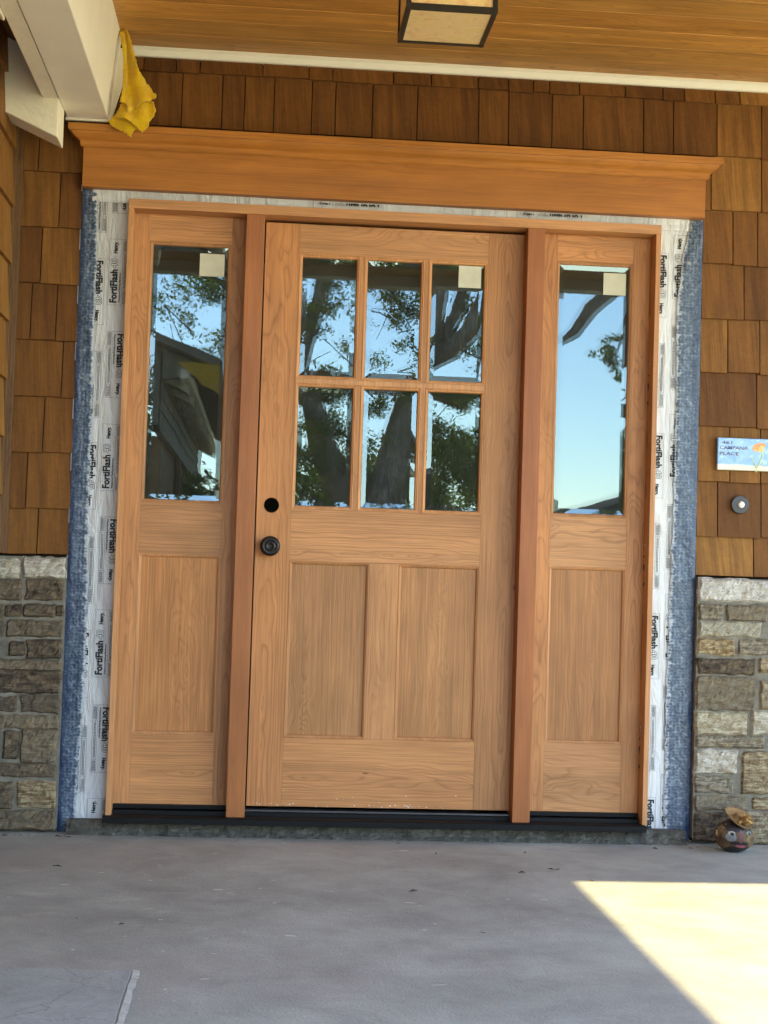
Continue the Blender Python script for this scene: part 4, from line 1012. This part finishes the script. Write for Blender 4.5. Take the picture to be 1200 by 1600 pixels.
# returns from the frame to the room
m.add([(-.471, .045, -.05), (-.471, .101, -.05), (-.471, .101, 2.1), (-.471, .045, 2.1)], [(0, 1, 2, 3)])
m.add([(1.389, .045, -.05), (1.389, .101, -.05), (1.389, .101, 2.1), (1.389, .045, 2.1)], [(0, 1, 2, 3)])
m.add([(-.7, .1005, -.09), (-.471, .1005, -.09), (-.471, .1005, 2.5), (-.7, .1005, 2.5)], [(0, 1, 2, 3)])
m.add([(1.389, .1005, -.09), (1.62, .1005, -.09), (1.62, .1005, 2.5), (1.389, .1005, 2.5)], [(0, 1, 2, 3)])
m.add([(-.471, .1005, 2.07), (1.389, .1005, 2.07), (1.389, .1005, 2.5), (-.471, .1005, 2.5)], [(0, 1, 2, 3)])
struct(m.build('interior_room', 'interior', fixn=False))

# ================================================================== PORCH FRONT, ROOF (behind the viewer, seen in the glass)
m = MB(); m.box(-.868, 3.6, -3.72, -3.60, 2.55, 2.70); tag(m.build('front_beam', 'taupe', base=(1.5, -3.66, 2.55), bevel=.004), 'front beam of the porch, seen only mirrored in the door glass', 'beam')
m = MB(); m.box(-.9, 3.9, -3.78, .25, 2.7005, 2.82); tag(m.build('porch_roof', 'roofing', base=(1.5, -1.8, 2.76)), 'flat roof over the porch', 'roof')
m = MB(); m.box(3.42, 3.56, -3.73, -3.59, FZ, 2.5498); m.box(3.39, 3.59, -3.76, -3.56, FZ+.0005, .25); tag(m.build('porch_post', 'taupe', base=(3.49, -3.66, FZ), bevel=.004), 'square post at the right front corner of the porch', 'post')

# garage wing far left: gutter, rafter ends, siding, mirrored in the left sidelite
ga = thing('garage_wing', 'shingled wing with white gutter, mirrored in the left sidelite', 'building', (-1.5, -13, -.6))
sid = MB()
for k in range(5):
    z0 = 2.16+k*.14; sid.extr([(-.97+.0, z0), (-.985, z0+.14), (-1.0, z0+.14), (-1.0, z0)], 'y', -19, -9.2, g=(.3, random.random(), .5))
MAT['siding'] = simple('grey_brown_siding', (.17, .14, .10), .8, .2, 12, .2)
sid.build('siding', 'siding', ga)
m = MB(); m.box(-.80, -.70, -19, -9.1, 2.60, 2.70); m.build('gutter', 'taupe', ga, bevel=.01)
for k in range(9):
    m = MB(); yy = -9.6-k*1.1; m.extr([(-.97, 2.62), (-.74, 2.52), (-.74, 2.60), (-.97, 2.70)], 'y', yy-.07, yy); m.build('rafter_end', 'taupe', ga)
m = MB(); m.extr([(-.40, 2.70), (-.40, 2.78), (-2.6, 3.62), (-2.6, 3.54)], 'y', -19, -9.0); m.build('roof', 'siding', ga)
m = MB(); m.extr([(-.52, 2.66), (-.985, 2.60), (-.985, 2.1), (-2.6, 2.1), (-2.6, 3.5), (-.52, 2.72)], 'y', -9.3, -9.2); m.build('gable_wall', 'siding', ga)
MAT['brownwall'] = simple('brown_wall', (.20, .12, .06), .85, .2, 8, .25)
m = MB(); m.box(-2.6, -1.05, -19, -10.3, -.6, 2.15); m.box(-1.04, -.98, -13.2, -12.9, -.6, 2.15); m.build('recessed_wall', 'brownwall', ga)
m = MB(); m.box(-1.04, -.97, -19, -9.2, 2.10, 2.1595); m.build('lintel_board', 'siding', ga)
# old cloth on the gable corner
MAT['oldcloth'] = simple('mustard_canvas', (.42, .24, .03), .9, .1, 20, .3, .5, 60)
m = MB(); v = []; f = []; nx, nz = 16, 12
for j in range(nz+1):
    for i in range(nx+1):
        s_, t_ = i/nx, j/nz; x = -.80+.42*s_; zt = 2.74-.02*s_; zb_ = 2.70-.10*(1-abs(2*s_-1.1))-.28*s_**2
        v.append((x, -8.93-.03*math.sin(s_*14)*t_, zt+(zb_-zt)*t_))
for j in range(nz):
    for i in range(nx): a = j*(nx+1)+i; f.append((a, a+1, a+nx+2, a+nx+1))
m.add(v, f); o = m.build('canvas_cloth', 'oldcloth', base=(-.6, -8.93, 2.7), smooth=True); tag(o, 'mustard canvas draped on the corner of the garage wing roof', 'cloth')

# ================================================================== TREES (mirrored in the panes)
def leaves(m, c, rad, n, size=(.018, .038), squash=.8, sub=5):
    """clumped leaf quads about centre c"""
    cs = [Vector(c)+Vector((random.gauss(0, .5), random.gauss(0, .5), random.gauss(0, .5)*squash))*rad for _ in range(sub)]
    for _ in range(n):
        cc = random.choice(cs); d = Vector((random.gauss(0, 1), random.gauss(0, 1), random.gauss(0, 1)*squash))*rad*.27
        p = cc+d; L_ = R(*size); W_ = L_*R(.35, .6)
        q = Matrix.Rotation(R(0, 6.28), 3, Vector((R(-1, 1), R(-1, 1), R(-1, 1))).normalized())
        a, b_ = q @ Vector((L_, 0, 0)), q @ Vector((0, W_, 0)); nn = q @ Vector((0, 0, W_*.3))
        m.add([p-a, p+b_*.9+nn, p+a, p-b_*.9+nn], [(0, 1, 2), (0, 2, 3)], g=(0, random.random(), 0))
random.seed(5)
tr1 = thing('oak_tree', 'big leaning oak with several trunks, mirrored in the door panes', 'tree', (1.1, -11, -.6))
m = MB()
m.tube([(1.15, -11.1, -.7), (1.2, -11, .5), (1.33, -11, 1.5), (1.46, -11, 2.1), (1.63, -11, 2.75), (1.86, -11.0, 3.2), (1.96, -11, 3.8), (2.1, -11, 4.6), (2.0, -11, 5.6)], [.36, .29, .23, .20, .17, .14, .12, .10, .06], 14, jit=.09)
m.tube([(1.0, -11.1, -.7), (.95, -11, .7), (.82, -11, 1.5), (.5, -11, 2.1), (.38, -11, 2.6), (.5, -11, 3.2), (.66, -11, 3.7), (.75, -11, 4.5), (.6, -11.1, 5.6)], [.30, .23, .18, .15, .12, .105, .09, .08, .05], 12, jit=.09)
m.tube([(1.9, -11, 3.2), (2.15, -10.9, 3.3), (2.34, -10.8, 3.5), (2.6, -10.6, 4.2), (2.8, -10.6, 5.0)], [.13, .12, .11, .09, .06], 10, jit=.06)
m.tube([(2.0, -11, 3.3), (2.2, -11.1, 3.7), (2.33, -11.2, 4.1), (2.5, -11.2, 5)], [.09, .08, .07, .05], 9, jit=.06)
m.tube([(1.6, -11, 2.7), (1.9, -11.2, 2.72), (2.3, -11.4, 2.62), (2.9, -11.6, 2.9)], [.09, .08, .07, .04], 8, jit=.06)
m.tube([(.45, -11, 3.0), (.0, -11, 3.5), (-.5, -11, 3.9), (-1.1, -11, 4.1)], [.07, .05, .035, .02], 7, jit=.05)
for _ in range(40):
    p = Vector((R(-1.0, 2.4), R(-11.4, -10.6), R(2.7, 4.2))); m.tube([p, p+Vector((R(-.3, .3), R(-.1, .1), R(-.25, .25))), p+Vector((R(-.5, .5), R(-.2, .2), R(-.45, .45)))], [.012, .009, .004], 5)
m.build('trunk', 'bark', tr1, smooth=True)
m = MB()
CL = [(-1.09, 3.81, .3, 200), (-.75, 3.82, .35, 260), (-.5, 3.7, .3, 240), (-.81, 3.47, .22, 70), (-.45, 3.35, .25, 150), (-.5, 3.12, .2, 60), (.84, 3.97, .25, 200), (.88, 3.69, .2, 120), (.66, 3.5, .2, 110), (.56, 3.3, .18, 70), (1.26, 3.99, .28, 300), (1.54, 3.95, .28, 300), (1.38, 3.7, .22, 220), (1.66, 3.3, .2, 150), (1.67, 3.02, .2, 130), (1.89, 4.02, .25, 160), (2.25, 3.61, .15, 50), (2.32, 3.8, .2, 80), (.39, 2.75, .25, 300), (.62, 2.62, .28, 420), (.9, 2.68, .25, 330), (.62, 2.25, .3, 420), (.92, 2.2, .28, 420), (.85, 1.85, .3, 380), (1.23, 2.73, .2, 140), (1.45, 2.85, .2, 160), (1.2, 2.42, .2, 110), (1.1, 2.2, .15, 80), (1.86, 2.61, .3, 260), (2.28, 2.63, .3, 320), (2.0, 2.2, .32, 480), (2.3, 2.05, .32, 480), (2.05, 1.78, .3, 480), (2.3, 1.65, .3, 420), (1.9, 1.55, .28, 380), (.3, 2.2, .3, 420), (.45, 1.8, .3, 400), (1.1, 1.9, .25, 260), (1.6, 3.6, .3, 200), (.2, 3.6, .3, 160), (1.1, 3.3, .25, 120), (2.4, 3.2, .25, 160), (-.2, 3.95, .3, 240), (.3, 4.4, .5, 500), (1.3, 4.6, .5, 600), (2.4, 4.8, .5, 500), (-.6, 4.5, .5, 400), (1.0, 5.4, .7, 700), (2.0, 5.6, .7, 600)]
for x, z, r_, n in CL: leaves(m, (x, -11+R(-.3, .3), z), r_, int(n*1.9))
m.build('crown', 'leaf', tr1, fixn=False)
tr2 = thing('oak_tree', 'second oak whose bare limb crosses the sky in the right sidelite', 'tree', (6.2, -11.2, -.6))
m = MB(); m.tube([(6.2, -11.2, -.7), (6.1, -11.2, 2), (5.6, -11.1, 4.2), (5.2, -11, 5.6)], [.35, .28, .22, .12], 12, jit=.05)
m.tube([(5.6, -11.1, 4.6), (4.9, -11, 4.85), (4.3, -11, 4.55), (3.82, -11, 4.03), (3.55, -11, 3.78), (3.38, -11, 3.52), (3.2, -11, 3.38), (3.0, -11, 3.33)], [.16, .13, .11, .095, .085, .065, .035, .01], 10, jit=.1)
m.tube([(4.3, -11, 4.5), (4.12, -11, 4.0), (3.95, -11, 3.6), (3.84, -11, 3.3), (3.86, -11, 3.0)], [.04, .028, .02, .014, .006], 6)
m.build('trunk', 'bark', tr2, smooth=True)
m = MB(); 
for x, z, r_, n in ((5.4, 5.6, .8, 700), (6.3, 5.2, .9, 700), (4.6, 5.6, .5, 300), (3.2, 4.15, .16, 40), (3.86, 3.5, .10, 90), (3.80, 3.34, .12, 160), (3.84, 3.18, .12, 170), (3.92, 3.05, .08, 70), (3.60, 3.30, .05, 30)): leaves(m, (x, -11.1, z), r_, n)
m.build('crown', 'leaf', tr2, fixn=False)
# hedge beyond the trees
random.seed(9)
m = MB()
for k in range(60):
    x = -3+k*.16 if k < 30 else 1.2+(k-30)*.07; zt = 2.0 if k < 30 else 2.45
    leaves(m, (x, -15+R(-.4, .4), zt-abs(R(-1, 1))*2.2), .5, 420, (.035, .08))
o = m.build('hedge', 'hedge', base=(0, -15, -.6), fixn=False); tag(o, 'long green hedge beyond the oaks, mirrored low in the panes', 'hedge')
# neighbour's house beyond, low roof seen in right sidelite
nb_ = thing('neighbour_house', 'distant low house with dark roof, mirrored at the foot of the right sidelite', 'house', (7.5, -26, -.6))
m = MB(); m.box(6.6, 11, -30, -25, -.6, 2.05); m.build('wall', 'siding', nb_)
m = MB(); m.extr([(6.1, 2.02), (8.9, 2.95), (11.8, 2.02)], 'y', -30.4, -24.6); m.build('roof', 'roofing', nb_)
